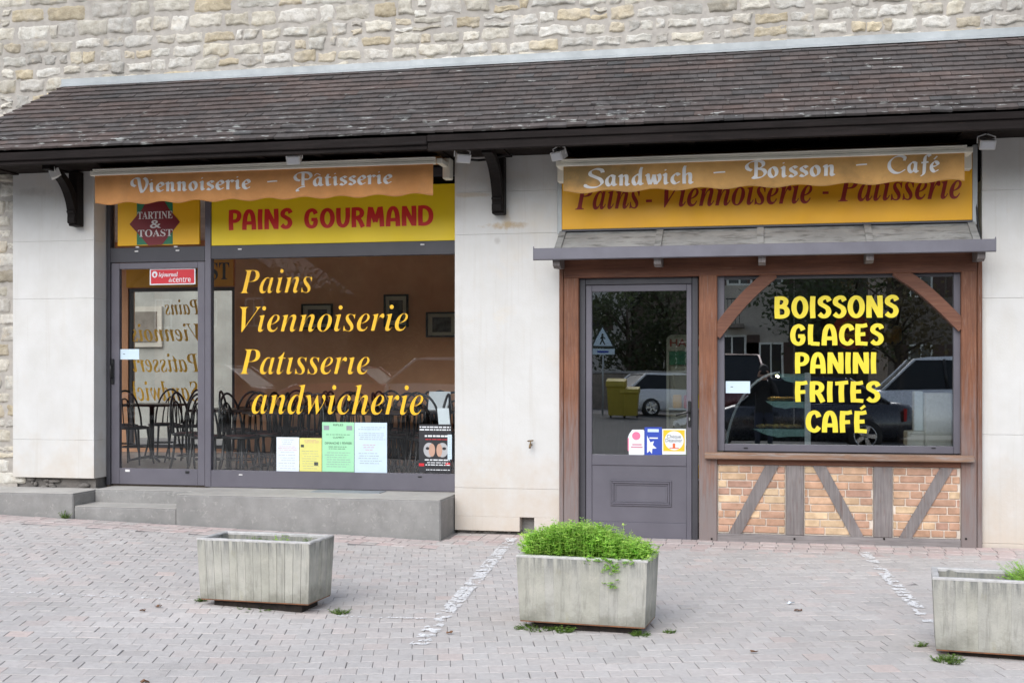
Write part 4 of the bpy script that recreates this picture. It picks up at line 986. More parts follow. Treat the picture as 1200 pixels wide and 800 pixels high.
mb.tube([(hxx, YW - .003, hzz + .02), (hxx, YW - .05, hzz + .02), (hxx - .03, YW - .055, hzz + .015), (hxx - .12, YW - .05, hzz - .012)], .009, 'black_plastic'); mb.box(hxx - .007, hxx + .007, YW - .010, YW - .003, hzz - .06, hzz - .03, 'chrome'); mb.build('handle', TD)
# lead canopy with gutter
cz1 = W(898, 262, -.02)[1] - .012; gz1, gz0 = WZ(898, 286, -.40), WZ(898, 299, -.40)
cxl, cxr = -1.885, 1.822
mb = MB(); lip = -.345; zlip = gz1 - .01
V = [(cxl, 0.02, cz1), (cxr, 0.02, cz1), (cxr, lip, zlip), (cxl, lip, zlip), (cxl, .02, cz1 - .02), (cxr, .02, cz1 - .02), (cxr, lip, zlip - .02), (cxl, lip, zlip - .02)]
mb.add(V, [(0, 3, 2, 1), (4, 5, 6, 7), (0, 4, 7, 3), (1, 2, 6, 5), (3, 7, 6, 2)], 'lead_sheet'); CAN = mb.build('canopy', TF)
mb = MB()
for px in (661, 772, 891, 1018, 1137):
    x = WX(px, -.2); x = {661: cxl + .035, 1137: cxr - .035}.get(px, x)
    V = [(x + e, y, z + h) for h in (0.001, .016) for (e, y, z) in ((-.03, .015, cz1), (.03, .015, cz1), (.03, lip - .004, zlip), (-.03, lip - .004, zlip))]
    mb.add(V, [(4, 7, 6, 5), (0, 4, 5, 1), (1, 5, 6, 2), (2, 6, 7, 3), (3, 7, 4, 0)], 'lead_sheet', smooth=False); mb.build('batten', CAN); mb = MB()
mb = MB(); gl, gr = WX(625, -.4), WX(1167, -.4)
mb.prism([(-.35, gz1 - .03), (-.35, gz0 - .004), (-.395, gz0 - .008), (-.412, gz0), (-.415, gz1), (-.405, gz1 + .004), (-.402, gz1 - .004), (-.398, gz0 + .012), (-.365, gz0 + .01), (-.36, gz1 - .03)], 'x', gl, gr, 'gutter_paint')
for x in (gl, gr - .004): mb.prism([(-.35, gz1 + .0), (-.35, gz0 - .005), (-.395, gz0 - .009), (-.416, gz0), (-.417, gz1), (-.405, gz1 + .022)], 'x', x, x + .005, 'gutter_paint')
mb.build('gutter', CAN)
for px in (652, 770.5, 893, 1019.5, 1150):
    x = WX(px, -.33); mb = MB()
    mb.prism([(-.02, gz0 + .10), (-.02, gz0 - .06), (-.28, gz0 - .075), (-.30, gz0 - .062), (-.335, gz0 - .055), (-.345, gz0 - .03), (-.349, gz0 + .02), (-.3, gz0 + .03)], 'x', x - .032, x + .032, 'grey_wood'); mb.build('rafter_tail', CAN)
mb = MB(); V = [(cxl + .01, -.01, cz1 - .025), (cxr - .01, -.01, cz1 - .025), (cxr - .01, lip + .01, zlip - .025), (cxl + .01, lip + .01, zlip - .025)]; mb.add(V, [(0, 1, 2, 3)], 'oak_beam'); mb.box(cxl + .01, cxr - .01, -.012, .0, zl1 + .062, cz1 - .026, 'oak_beam'); mb.build('boarding', CAN)

# ------------------------------------------------------------------ sign above the timber shopfront
YSR = -0.045
xs0, xs1 = WX(658.5, YSR), WX(1139.5, YSR); zs_b = WZ(898, 263.5, YSR)
SG = thing('shop_sign', 'orange sign board with red italic lettering above the lead canopy', 'sign', (0, YSR, zs_b))
mb = MB(); mb.box(xs0, xs1, YSR, .05, zs_b, 3.58, 'sign_orange', bev=.004); mb.box(xs0 - .045, xs0 - .002, YSR + .01, .05, zs_b - .04, 3.6, 'zinc', bev=.003); mb.box(xs1 + .002, xs1 + .045, YSR + .01, .05, zs_b - .04, 3.6, 'zinc', bev=.003)
mb.box(xs0 - .001, xs1 + .001, YSR - .006, YSR + .02, zs_b - .018, zs_b - .001, 'aluminium_dark'); mb.build('panel', SG)
mb = MB()
def sgx(px): return WX(px, YSR)
for (s, pa, pb, bl, xh) in (('Pains', 674, 750, 245.5, 32), ('-', 757, 764, 237, 3), ('Viennoiserie', 776, 952, 241, 32), ('-', 964, 971, 227.5, 3), ('Patisserie', 982, 1127, 235, 32)):
    zc = WZ((pa + pb) / 2, bl, YSR); zt_ = WZ((pa + pb) / 2, bl - xh, YSR)
    if s == '-': mb.box(sgx(pa), sgx(pb), YSR - .002, YSR + .001, zc, zt_, 'dark_red_paint'); mb.build('lettering', SG); mb = MB(); continue
    text(mb, italic(s), 'dark_red_paint', sgx(pa), sgx(pb), zc, zt_, YSR); mb.build('lettering', SG); mb = MB()

# ------------------------------------------------------------------ awnings
def awning(label, xa, xb, ya, bar0, bar1, zlow_l, period, m, lines, seed, arms):
    zc = bar0
    A = thing('shop_awning', label, 'awning', ((xa + xb) / 2, 0, bar1), 'rolled up shop awnings')
    mb = MB(); ba, bb = xa - .02, xb + .02
    hgt = bar1 - bar0
    mb.box(ba, bb, ya - .03, ya + .03, bar0, bar0 + hgt * .47, 'awning_cream', bev=.006); mb.box(ba, bb, ya - .027, ya + .03, bar0 + hgt * .475, bar0 + hgt * .75, 'awning_cream', bev=.004); mb.box(ba, bb, ya - .03, ya + .02, bar0 + hgt * .755, bar1, 'awning_cream', bev=.006)
    mb.build('front_bar', A)
    for e, xe in ((1, xb), (-1, xa)):
        mb = MB(); mb.box(xe + e * .022, xe + e * .075, ya + .02, -.06, bar0 + .01, bar1 - .01, 'awning_cream', bev=.004); mb.box(xe + e * .022, xe + e * .10, -.16, -.05, bar0 - .10, bar1 + .03, 'awning_cream', bev=.008); mb.build('end_bracket', A)
    mb = MB(); mb.tube([(xa, -.09, bar1 + .03), (xb, -.09, bar1 + .03)], .05, m, 12); mb.add([(xa, -.1, bar1 + .08), (xb, -.1, bar1 + .08), (xb, ya, bar1 + .002), (xa, ya, bar1 + .002)], [(0, 1, 2, 3)], m); mb.build('fabric_roll', A)
    for (x, d) in ((xa + .15, 1), (xb - .15, -1)):
        mb = MB(); mb.tube([(x, -.06, bar1 - .02), (x + d * .9, -.14, bar1 - .02)], .022, 'awning_cream'); mb.tube([(x + d * .9, -.14, bar1 - .02), (x + .02, ya + .05, bar1 - .02)], .02, 'awning_cream'); mb.build('folding_arm', A)
    n1 = noise.noise
    def surf(x, z):
        d = max(0, bar0 - z)
        return ya - .012 + d * (0.012 * math.sin((x - xa) * 4.4 + seed) + 0.05 * n1((x * 1.6, z * 1.2, seed)) + .035 * n1((x * 5 + z * 4, z * 2.5, seed + 3)) + .045 * abs(n1((x * 7 - z * 9, z * 3, seed + 8))))
    N = int((xb - xa) / .022); M = 12; V = []; T = []
    for k in range(2):
        for j in range(M + 1):
            for i in range(N + 1):
                x = xa + (xb - xa) * i / N
                zb_ = zlow_l + 0.012 * math.cos((x - xa) / period * 2 * math.pi + math.pi * .1) + .004 * n1((x * 3, 0, seed))
                z = bar0 + .01 + (zb_ - bar0 - .01) * j / M
                V.append((x, surf(x, z) + k * .002, z))
    mb = MB(); fs = []; q = (N + 1) * (M + 1)
    for j in range(M):
        for i in range(N):
            a = j * (N + 1) + i; fs.append((a, a + N + 1, a + N + 2, a + 1)); a += q; fs.append((a, a + 1, a + N + 2, a + N + 1))
    for i in range(N): a = M * (N + 1) + i; fs.append((a, a + q, a + q + 1, a + 1))
    mb.add(V, fs, m, smooth=True); VL = mb.build('valance', A)
    mb = MB()
    for (s, pa, pb, bl, cap) in lines:
        yy = ya - .012; pm = (pa + pb) / 2; zb_ = WZ(pm, bl, yy); cz = WZ(pm, bl - cap, yy) - zb_
        if s == '-': vv, ff = stroke([(0, 0), (.2, .03), (.4, .04)], (.06, .045, R(38))); vv = [(a, b, 0) for a, b in vv]; cz = .12
        else: vv, ff = glyph_line(s, C, CN)
        put_line(mb, vv, ff, 'lettering_white', WX(pa, yy), WX(pb, yy), zb_, cz, surf, .004); mb.build('lettering', VL); mb = MB()
    return A
yA = -.40
awning('orange awning valance lettered Viennoiserie and Pâtisserie above the glazed shopfront', WX(112, yA), WX(508, yA), yA, WZ(300, 199.8, yA), WZ(300, 191.5, yA), WZ(300, 234, yA), .86 / 2.35 * 1.0, 'awning_orange',
       [('Viennoiserie', 153, 294, 223.5, 17), ('-', 313, 325, 213, 12), ('Pâtisserie', 344, 460, 217, 16.5)], 1.3, 0)
awning('ochre awning valance lettered Sandwich, Boisson and Café over the orange sign', WX(660.5, yA), WX(1130, yA), yA, WZ(898, 187.5, yA), WZ(898, 178.5, yA), WZ(898, 219, yA), .42, 'awning_ochre',
       [('Sandwich', 684, 813, 217, 20), ('-', 836, 850, 202.5, 12), ('Boisson', 873, 979, 207.5, 20), ('-', 1003, 1016, 193.5, 12), ('Café', 1040, 1101, 202.5, 20)], 4.1, 0)

# ------------------------------------------------------------------ floodlights and cable under the eaves
FLG = 'small floodlights under the eaves'
def flood(px, py, y, yaw, label):
    x, z = W(px, py, y); L = thing('floodlight', label, 'floodlight', (x, y, z), FLG, R(yaw)); L.scale = (.8, .8, .8); L.rotation_euler = (R(22), 0, R(yaw))
    mb = MB(); V = []
    for (yy, hx_, z0, z1) in ((-.075, .085, -.055, .045), (.045, .06, -.04, .05)):
        V += [(-hx_, yy, z0), (hx_, yy, z0), (hx_, yy, z1), (-hx_, yy, z1)]
    mb.add(V, [(0, 1, 2, 3), (7, 6, 5, 4), (0, 4, 5, 1), (1, 5, 6, 2), (2, 6, 7, 3), (3, 7, 4, 0)], 'lamp_grey'); mb.build('housing', L, True)
    mb = MB(); mb.box(-.07, .07, -.081, -.076, -.045, .035, 'headlight_clear', bev=.003); mb.build('lens', L, True)
    mb = MB(); mb.tube([(-.09, -.01, 0), (-.095, .0, .07), (0, .01, .10), (.095, 0, .07), (.09, -.01, 0)], .008, 'lamp_grey'); mb.tube([(0, .01, .10), (0, .01, .15)], .014, 'dark_bracket'); mb.build('bracket', L, True)
    return L
flood(66, 203, -.45, -60, 'white floodlight beside the wooden roof bracket at the stone wall end')
flood(346, 186, -.60, 0, 'pale floodlight above the orange Viennoiserie awning')
flood(541, 184, -.5, 35, 'white floodlight between the awning end and the middle roof bracket')
flood(657, 181, -.5, -35, 'white floodlight at the corner of the Sandwich awning')
flood(1155, 168, -.3, 10, 'white floodlight on the pale pier beyond the Café lettering')
mb = MB()
def cab(pts, r=.009): mb.tube([(WX(a, y), y, WZ(a, b, y)) for a, b, y in pts], r, 'rubber', 6)
cab([(548, 187, -.46), (560, 188, -.2), (572, 187, -.15)], .012); cab([(598, 181, -.10), (612, 177, -.06), (630, 171, -.06), (642, 172, -.08), (655, 176, -.3)], .012); cab([(572, 187, -.15), (580, 185, -.17), (598, 181, -.10)], .012)
tag(mb.build('electric_cable', org=(WX(590), -.1, 3.55)), 'black electric cable running past the middle roof bracket between two floodlights', 'cable')
mb = MB(); cab([(1143, 185, -.02), (1143, 230, -.02), (1146, 262, -.04), (1149, 282, -.2)], .010)
tag(mb.build('electric_cable', org=(WX(1144), -.02, 3.2)), 'thin cable hanging down the end of the orange sign board', 'cable')
tx_, tz_ = W(622, 521, -.03)
TP = thing('wall_tap', 'small brass tap on the pale pier left of the timber shopfront', 'tap', (tx_, -.0, tz_))
mb = MB(); mb.tube([(tx_, .0, tz_), (tx_, -.06, tz_ + .004), (tx_ + .0, -.075, tz_ - .004), (tx_, -.08, tz_ - .03)], .010, 'brass'); mb.build('spout', TP)
mb = MB(); mb.tube([(tx_, -.045, tz_ + .005), (tx_, -.045, tz_ + .035)], .006, 'brass'); mb.tube([(tx_ - .028, -.045, tz_ + .036), (tx_ + .028, -.045, tz_ + .042)], .007, 'brass'); mb.build('handle', TP)

# ------------------------------------------------------------------ papers and stickers
YI = YG + .0072 + .002                         # inside face of the big window
def paper(name, label, cat, group, px0, px1, py0, py1, y, m, rows, skew=0.0, curl=0.0):
    pc = (px0 + px1) / 2; x0, x1 = WX(px0, y), WX(px1, y); z0, z1 = WZ(pc, py1, y), WZ(pc, py0, y)
    mb = MB(); V = []
    for k in range(2):
        for j in range(5):
            for i in range(5):
                u, v = i / 4, j / 4; V.append((x0 + (x1 - x0) * u + skew * v, y + k * .0008 + curl * (v * v) * .02, z0 + (z1 - z0) * v))
    fs = [f for j in range(4) for i in range(4) for a in (j * 5 + i,) for f in ((a, a + 1, a + 6, a + 5), (a + 25, a + 30, a + 31, a + 26))]
    mb.add(V, fs, m); o = mb.build(name, org=((x0 + x1) / 2, y, z0)); tag(o, label, cat, group)
    if rows:
        mb = MB()
        for r in rows:
            kind, u0, u1, v0, v1, im = r[:6]
            X0, X1, Z0, Z1 = x0 + (x1 - x0) * u0, x0 + (x1 - x0) * u1, z0 + (z1 - z0) * v0, z0 + (z1 - z0) * v1
            if kind == 'bar':
                rq = random.Random(int(1000 * (u0 + v0 * 7))); x = X0
                while x < X1 - .004:
                    w = rq.uniform(.012, .05); mb.box(x, min(x + w, X1), y - .0012, y + .0002, Z0, Z1, im); x += w + rq.uniform(.005, .010)
            elif kind == 'blk': mb.box(X0, X1, y - .0011, y + .0002, Z0, Z1, im)
            elif kind == 'disc': mb.disc((X0 + X1) / 2, y - .0002, (Z0 + Z1) / 2, (X1 - X0) / 2, (Z1 - Z0) / 2, .0012 + (r[6] if len(r) > 6 else 0), im)
            else: text(mb, kind, im, X0, X1, Z0, Z1, y - (r[6] if len(r) > 6 else 0), .0014)
        mb.build('printing', o)
    return o
NG = 'paper notices taped along the bottom of the window'
def bars(v0, v1, n, im, rr, a=.1, b=.9): return [('bar', a + rr.uniform(0, .12), b - rr.uniform(0, .15), v0 + (v1 - v0) * i / max(1, n - 1), v0 + (v1 - v0) * i / max(1, n - 1) + .009, im) for i in range(n)]
rr = random.Random(9)
YO = YG - .003
paper('paper_notice', 'small white notice at the left end of the window posters', 'notice', NG, 324, 350.5, 512, 552, YO, 'paper_white', bars(.08, .55, 7, 'ink_grey', rr) + bars(.62, .72, 3, 'ink_pink', rr, .05, .95) + bars(.8, .92, 3, 'ink_grey', rr, .2, .8))
paper('paper_notice', 'small yellow notice between the white and the green posters', 'notice', NG, 351, 377, 513, 552, YO, 'paper_yellow', bars(.08, .6, 8, 'ink_grey', rr) + bars(.86, .93, 3, 'ink_pink', rr, .15, .9) + [('blk', .66, .84, .18, .28, 'ink'), ('blk', .06, .2, .72, .8, 'ink')])
paper('paper_notice', 'green bingo poster headed RIFLES taped in the window', 'poster', NG, 377.5, 415, 494.5, 552.5, YO, 'paper_green',
      [('RIFLES', .35, .66, .925, .965, 'ink'), ('blk', .05, .22, .84, .93, 'ink_grey'), ('blk', .76, .94, .84, .93, 'ink_grey'), ('CLAMECY', .34, .70, .675, .71, 'ink'), ('DIMANCHE 1 FEVRIER', .09, .93, .555, .60, 'ink')] + bars(.745, .75, 1, 'ink', rr, .1, .9) + bars(.46, .50, 2, 'ink', rr, .2, .8) + bars(.10, .38, 7, 'ink_grey', rr, .08, .9))
paper('paper_notice', 'tall white notice with faint pink lines beside the green poster', 'notice', NG, 415.5, 453.5, 495, 553.5, YO, 'paper_blue', bars(.86, .90, 2, 'ink_grey', rr, .08, .95) + bars(.45, .55, 3, 'ink_pink', rr, .25, .7) + bars(.18, .38, 5, 'ink_grey', rr, .08, .85) + bars(.66, .78, 4, 'ink_grey', rr, .08, .95))
paper('event_poster', 'black poster with two carnival masks at the window corner', 'poster', NG, 491, 529, 497, 553.5, YO, 'poster_black',
      [('bar', .02, .98, .93, .955, 'sticker_white'), ('bar', .02, .98, .875, .90, 'sticker_white'), ('bar', .18, .95, .74, .775, 'sticker_white'), ('bar', .2, .9, .68, .695, 'sticker_red'), ('disc', .14, .49, .32, .62, 'mask_silver'), ('disc', .55, .9, .32, .62, 'mask_silver'), ('disc', .30, .50, .33, .60, 'mask_skin', .0004), ('disc', .54, .72, .33, .60, 'mask_skin', .0004), ('disc', .21, .32, .47, .53, 'poster_black', .0008), ('disc', .72, .84, .47, .53, 'poster_black', .0008), ('bar', .18, .95, .25, .275, 'sticker_white'), ('bar', .25, .9, .2, .215, 'sticker_white'), ('bar', .2, .95, .15, .17, 'sticker_white'), ('bar', .22, .95, .05, .065, 'sticker_white'), ('blk', .0, .16, .13, .19, 'sticker_red'), ('blk', .82, .96, .15, .21, 'sticker_red')])
paper('paper_sheet', 'blank white sheet tilted above the black mask poster', 'paper', None, 514, 527.5, 478, 497, YI, 'paper_white', [], skew=-.015)
paper('paper_strip', 'narrow white strip taped along the edge of the black mask poster', 'paper', None, 524.5, 529.5, 509, 538, YO - .003, 'paper_blue', bars(.1, .9, 9, 'ink_grey', rr, .2, .8))
paper('newspaper_sticker', 'red newspaper sticker on the glass door reading le journal du centre', 'sticker', None, 175.5, 229, 314.5, 333.5, YF + .0335, 'sticker_white',
      [('blk', .025, .975, .07, .93, 'sticker_red'), ('disc', .05, .17, .45, .85, 'sticker_white', .0004), ('disc', .085, .135, .52, .72, 'sticker_red', .0008), (italic('lejournal'), .20, .62, .42, .78, 'sticker_white', .0006), (italic('du'), .42, .50, .16, .42, 'sticker_white', .0006), ('centre', .51, .90, .15, .45, 'sticker_white', .0006)])
paper('hours_card', 'pale card on the glass door beside the handle', 'card', 'pale cards behind the glass', 139.5, 163, 409, 421, YF + .0335, 'paper_blue', [('bar', .2, .3, .5, .55, 'ink')])
paper('hours_card', 'pale card at the left edge of the window lettered BOISSONS', 'card', 'pale cards behind the glass', 850.5, 879, 446.5, 460.5, YH - .002, 'paper_blue', [('bar', .2, .3, .5, .55, 'ink')])
SGp = 'payment stickers on the dark door'
yk = .028
def outline_sticker(name, label, poly_px, m, y):
    mb = MB(); P = [(WX(a, y), WZ(a, b, y)) for a, b in poly_px]; mb.prism(P, 'y', y - .0008, y, m); o = mb.build(name, org=(sum(p[0] for p in P) / len(P), y, min(p[1] for p in P))); tag(o, label, 'sticker', SGp); return o
o = outline_sticker('payment_sticker', 'white sticker with a pink disc, leftmost of the three on the dark door', [(737, 532.5), (736, 512), (737.5, 508), (741, 503.2), (754, 503.2), (755, 504.5), (755, 532), (754, 532.8)], 'sticker_white', yk)
mb = MB(); mb.disc(WX(745.6, yk), yk - .0009, WZ(745.6, 510.5, yk), .039, .038, .001, 'sticker_pink'); mb.box(WX(735.7, yk), WX(737, yk), yk - .0015, yk - .0009, WZ(736, 528, yk), WZ(736, 513, yk), 'sticker_pink')
for (v, a, b) in ((520.5, 741, 752), (523.5, 739.5, 753)): mb.box(WX(a, yk), WX(b, yk), yk - .0014, yk - .0009, WZ(745, v + 1, yk), WZ(745, v - .6, yk), 'ink_pink')
mb.build('printing', o)
o = outline_sticker('payment_sticker', 'blue sticker with a white star on the dark door', [(755.3, 532.8), (755.3, 500.3), (775.6, 500.3), (775.6, 532.8)], 'sticker_blue', yk)
mb = MB(); cxp, cyp = 762.5, 522
mb.prism([(WX(a, yk), WZ(a, b, yk)) for a, b in ((758.3, 510), (762.2, 518), (766.5, 516.5), (765, 521), (769.5, 525), (764.5, 525.5), (764, 531.5), (761.5, 528), (758.3, 530.5))], 'y', yk - .0016, yk - .0009, 'sticker_white')
mb.box(WX(759, yk), WX(772, yk), yk - .0014, yk - .0009, WZ(765, 506, yk), WZ(765, 502.5, yk), 'paper_blue'); mb.box(WX(761, yk), WX(771, yk), yk - .0014, yk - .0009, WZ(765, 513.8, yk), WZ(765, 512.3, yk), 'sticker_white')
mb.build('printing', o)
o = outline_sticker('payment_sticker', 'yellow sticker reading Chèque Déjeuner on the dark door', [(776, 532.3), (776, 502.3), (803.8, 502.3), (803.8, 532.3)], 'sticker_white', yk)
mb = MB(); mb.box(WX(777.2, yk), WX(802.4, yk), yk - .0012, yk - .0009, WZ(790, 528.5, yk), WZ(790, 503.6, yk), 'sticker_yellow'); mb.disc(WX(790, yk), yk - .0012, WZ(790, 516, yk), .088, .088, .0006, 'sticker_white')
text(mb, 'Chèque', 'ink', WX(781.5, yk), WX(798, yk), WZ(790, 514.5, yk), WZ(790, 509, yk), yk - .0018, .001); text(mb, 'Déjeuner', 'ink', WX(780, yk), WX(799.5, yk), WZ(790, 519, yk), WZ(790, 513.7, yk), yk - .0018, .001)
mb.box(WX(788.3, yk), WX(791.3, yk), yk - .0026, yk - .0018, WZ(790, 524.5, yk), WZ(790, 519.3, yk), 'sticker_orange'); mb.box(WX(784.5, yk), WX(795.5, yk), yk - .0026, yk - .0018, WZ(790, 525.3, yk), WZ(790, 524.3, yk), 'sticker_orange')
mb.build('printing', o)

# =================================================================== PLANTERS
PLG = 'concrete planters on the paving'
def planter(x, y, th, z, label, seed, groove):
    L, Wd, hb, tp = .82, .394, .456, .018; rq = random.Random(seed)
    P = thing('concrete_planter', label, 'planter', (x, y, z), PLG, th); ORG[P.name] = Vector()
    mb = MB(); wall = .035; z0 = .05
    o = lambda a, zz: [(-0 + tp * (1 - a), tp * (1 - a), zz), (L - tp * (1 - a), tp * (1 - a), zz), (L - tp * (1 - a), Wd - tp * (1 - a), zz), (tp * (1 - a), Wd - tp * (1 - a), zz)]
    # board-marked walls: planks between shallow joints
    def face(p0, p1, nplk, nrm_):
        p0, p1 = Vector(p0), Vector(p1)
        for i in range(nplk):
            a, b = i / nplk, (i + 1) / nplk; g = .0016 * groove * rq.uniform(.3, 1) / (p1 - p0).length; dpt = rq.uniform(0, .0018) * groove; k = 1 + rq.uniform(-.07, .06) * (.4 + .6 * groove)
            q = []
            for (u) in (a + g, b - g):
                top = p0 + (p1 - p0) * u; c = Vector((L / 2, Wd / 2, 0))
                bot = Vector((c.x + (top.x - c.x) * (L - 2 * tp) / L, c.y + (top.y - c.y) * (Wd - 2 * tp) / Wd, 0))
                q.append((bot, top))
            off = Vector(nrm_) * dpt; V = [(*(q[0][0].xy + off.xy), z0), (*(q[1][0].xy + off.xy), z0), (*(q[1][1].xy + off.xy), hb - .012), (*(q[0][1].xy + off.xy), hb - .012)]
            inn = [tuple(Vector(v) - Vector(nrm_) * .012) for v in V]
            mb.add(V + inn, [(0, 1, 2, 3), (0, 3, 7, 4), (1, 5, 6, 2)], 'planter_concrete', (k, k, k * rq.uniform(.97, 1.02)))
    face((0, 0, 0), (L, 0, 0), 14, (0, -1, 0)); face((L, 0, 0), (L, Wd, 0), 8, (1, 0, 0)); face((L, Wd, 0), (0, Wd, 0), 14, (0, 1, 0)); face((0, Wd, 0), (0, 0, 0), 8, (-1, 0, 0))
    i = .004
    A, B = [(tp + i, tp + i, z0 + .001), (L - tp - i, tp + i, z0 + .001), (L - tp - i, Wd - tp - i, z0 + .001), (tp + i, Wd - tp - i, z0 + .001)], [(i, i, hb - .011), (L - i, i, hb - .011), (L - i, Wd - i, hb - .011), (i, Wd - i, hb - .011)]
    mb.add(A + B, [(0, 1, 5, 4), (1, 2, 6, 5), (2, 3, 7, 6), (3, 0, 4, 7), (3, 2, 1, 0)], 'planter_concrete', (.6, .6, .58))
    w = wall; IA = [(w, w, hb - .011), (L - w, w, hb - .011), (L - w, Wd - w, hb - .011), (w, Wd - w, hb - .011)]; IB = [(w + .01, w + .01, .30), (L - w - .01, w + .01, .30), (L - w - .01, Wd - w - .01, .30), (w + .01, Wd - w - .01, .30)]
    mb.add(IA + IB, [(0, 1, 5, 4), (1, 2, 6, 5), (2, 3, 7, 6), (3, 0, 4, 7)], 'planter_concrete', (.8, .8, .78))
    tr = mb.build('trough', P, True)
    mb = MB(); V = []; N = 40
    def ring(a, zz):
        out = []
        for (p, q) in (((a, a), (L - a, a)), ((L - a, a), (L - a, Wd - a)), ((L - a, Wd - a), (a, Wd - a)), ((a, Wd - a), (a, a))):
            for k in range(12):
                u = k / 12; X, Y = p[0] + (q[0] - p[0]) * u, p[1] + (q[1] - p[1]) * u
                out.append((X + noise.noise((X * 14, Y * 14, seed)) * .003, Y + noise.noise((X * 14, Y * 14, seed + 5)) * .003, zz + noise.noise((X * 18, Y * 18, seed + 9)) * .0025))
        return out
    rings = [ring(-.001, hb - .014), ring(-.002, hb - .004), ring(.004, hb), ring(wall - .004, hb), ring(wall + .001, hb - .006), ring(wall + .001, hb - .02)]
    for r in rings: V += r
    k = len(rings[0]); mb.add(V, [(a * k + i_, a * k + (i_ + 1) % k, (a + 1) * k + (i_ + 1) % k, (a + 1) * k + i_) for a in range(5) for i_ in range(k)], 'planter_rim'); mb.build('rim', P, True)
    mb = MB(); mb.box(tp + .002, L - tp - .002, tp + .002, Wd - tp - .002, z0 - .008, z0 - .0005, 'rust_edge'); mb.build('base_edge', P, True)
    mb = MB(); mb.box(.09, L - .09, .07, Wd - .07, -.02, z0 - .009, 'soil'); mb.build('foot', P, True)  # recessed foot in near-black, painting in the shade under the trough
    mb = MB(); V = []
    for j in range(7):
        for i2 in range(13):
            X, Y = w + (L - 2 * w) * i2 / 12, w + (Wd - 2 * w) * j / 6; V.append((X, Y, .375 + .02 * noise.noise((X * 8, Y * 8, seed))))
    mb.add(V, [(j * 13 + a, j * 13 + a + 1, j * 13 + a + 14, j * 13 + a + 13) for j in range(6) for a in range(12)], 'soil'); mb.build('soil', P, True)
    return P
PLS = [(-3.716, -3.803, -.065, .037), (-1.501, -3.975, -.09, .016), (.927, -4.21, -.107, -.002)]
planter(*PLS[0], 'board marked concrete planter holding only a few low weeds in front of the steps', 1, 1.0)
planter(*PLS[1], 'concrete planter overflowing with a mound of bright green herbs', 2, .22)
planter(*PLS[2], 'concrete planter cut by the frame with a green tuft at its far side', 3, .28)
def in_planter(k, u, v, w):
    x, y, th, z = PLS[k]; return Vector((x + u * math.cos(th) - v * math.sin(th), y + u * math.sin(th) + v * math.cos(th), z + w))
def leaf(mb, p, d, up, L, w, m, tint, fold=.25):
    d = d.normalized(); s = d.cross(up); s = s.normalized() if s.length > 1e-3 else Vector((1, 0, 0)); n = s.cross(d)
    V = [p, p + d * L * .45 + s * w - n * w * fold, p + d * L, p + d * L * .45 - s * w - n * w * fold, p + d * L * .5]
    mb.add([tuple(v) for v in V], [(0, 1, 4), (1, 2, 4), (2, 3, 4), (3, 0, 4)], m, tint)
def sprig(mb, base, tip, rq, m, leaf_len, pairs, stem_m, tint):
    base, tip = Vector(base), Vector(tip); ax = tip - base; o = ax.orthogonal().normalized()
    mb.tube([base, base + ax * .5, tip], [.0022, .0018, .001], stem_m, 4, tint=tint)
    for k in range(pairs):
        u = min(1, (k + rq.uniform(.35, 1.1)) / pairs); c = base + ax * u; a0 = k * 1.57 + rq.random()
        for q in range(3):
            a = a0 + q * 2.09; d = Matrix.Rotation(a, 3, ax.normalized()) @ o; d = Vector((d.x, d.y, 0)).normalized() + Vector((0, 0, rq.uniform(-.15, .45)))
            kk = rq.uniform(.75, 1.25); t = (tint[0] * kk * rq.uniform(.9, 1.15), tint[1] * kk, tint[2] * kk)
            leaf(mb, c, d, Vector((0, 0, 1)), leaf_len * rq.uniform(.7, 1.2), leaf_len * .30, m, t)
rh = random.Random(17)
c0 = in_planter(1, .41, .2, .38)
HB = thing('herb_clump', 'mound of bright green leafy herbs growing in the middle planter', 'plant', tuple(c0))
mb = MB(); st_ = MB()
for k in range(2100):
    u, v = rh.uniform(.05, .77), rh.uniform(.05, .345)
    e = 1 - abs((u - .36) / .46) ** 2.2; f = 1 - abs((v - .2) / .24) ** 2.5
    h = .075 + .155 * max(0, e) * (.62 + .38 * max(0, f)) * (1 + .25 * noise.noise((u * 6, v * 6, 2)))
    if u > .6: h *= .95
    lean = Vector((rh.gauss(0, .035) + (u - .4) * .06, rh.gauss(0, .035) + (v - .2) * .12, rh.gauss(0, .016)))
    b = in_planter(1, u, v, .375); top = in_planter(1, u, v, .375 + h * rh.uniform(.75, 1.15)) + lean
    low = b + (top - b) * rh.uniform(.15, .6)
    kk = rh.uniform(.8, 1.2); sprig(mb, low, top, rh, 'herb_leaf', rh.uniform(.018, .037), 3, 'herb_leaf', (kk, kk, kk * .9))
for (u, v, w, n) in ((.56, -.006, .44, 10), (.60, -.012, .41, 9), (.62, -.016, .385, 5), (.60, -.018, .31, 5), (.61, -.016, .28, 3), (.48, -.002, .45, 10), (.70, -.003, .45, 8)):
    for _ in range(n):
        b = in_planter(1, u + rh.gauss(0, .025), v + rh.uniform(-.004, .02), w + rh.gauss(0, .012)); sprig(mb, b, b + Vector((rh.gauss(0, .012), -.012, rh.uniform(-.03, .02))), rh, 'herb_leaf', .018, 3, 'herb_leaf', (.95, 1, .8))
for (u, v, h) in ((.585, .2, .20), (.46, .25, .20), (.66, .25, .17), (.70, .3, .15)):
    for q in range(6):
        b = in_planter(1, u + rh.gauss(0, .008), v, .42); sprig(mb, b, in_planter(1, u + rh.gauss(0, .015), v, .375 + h), rh, 'herb_leaf', .018, 5, 'herb_leaf', (.9, .95, .8))
mb.build('foliage', HB)
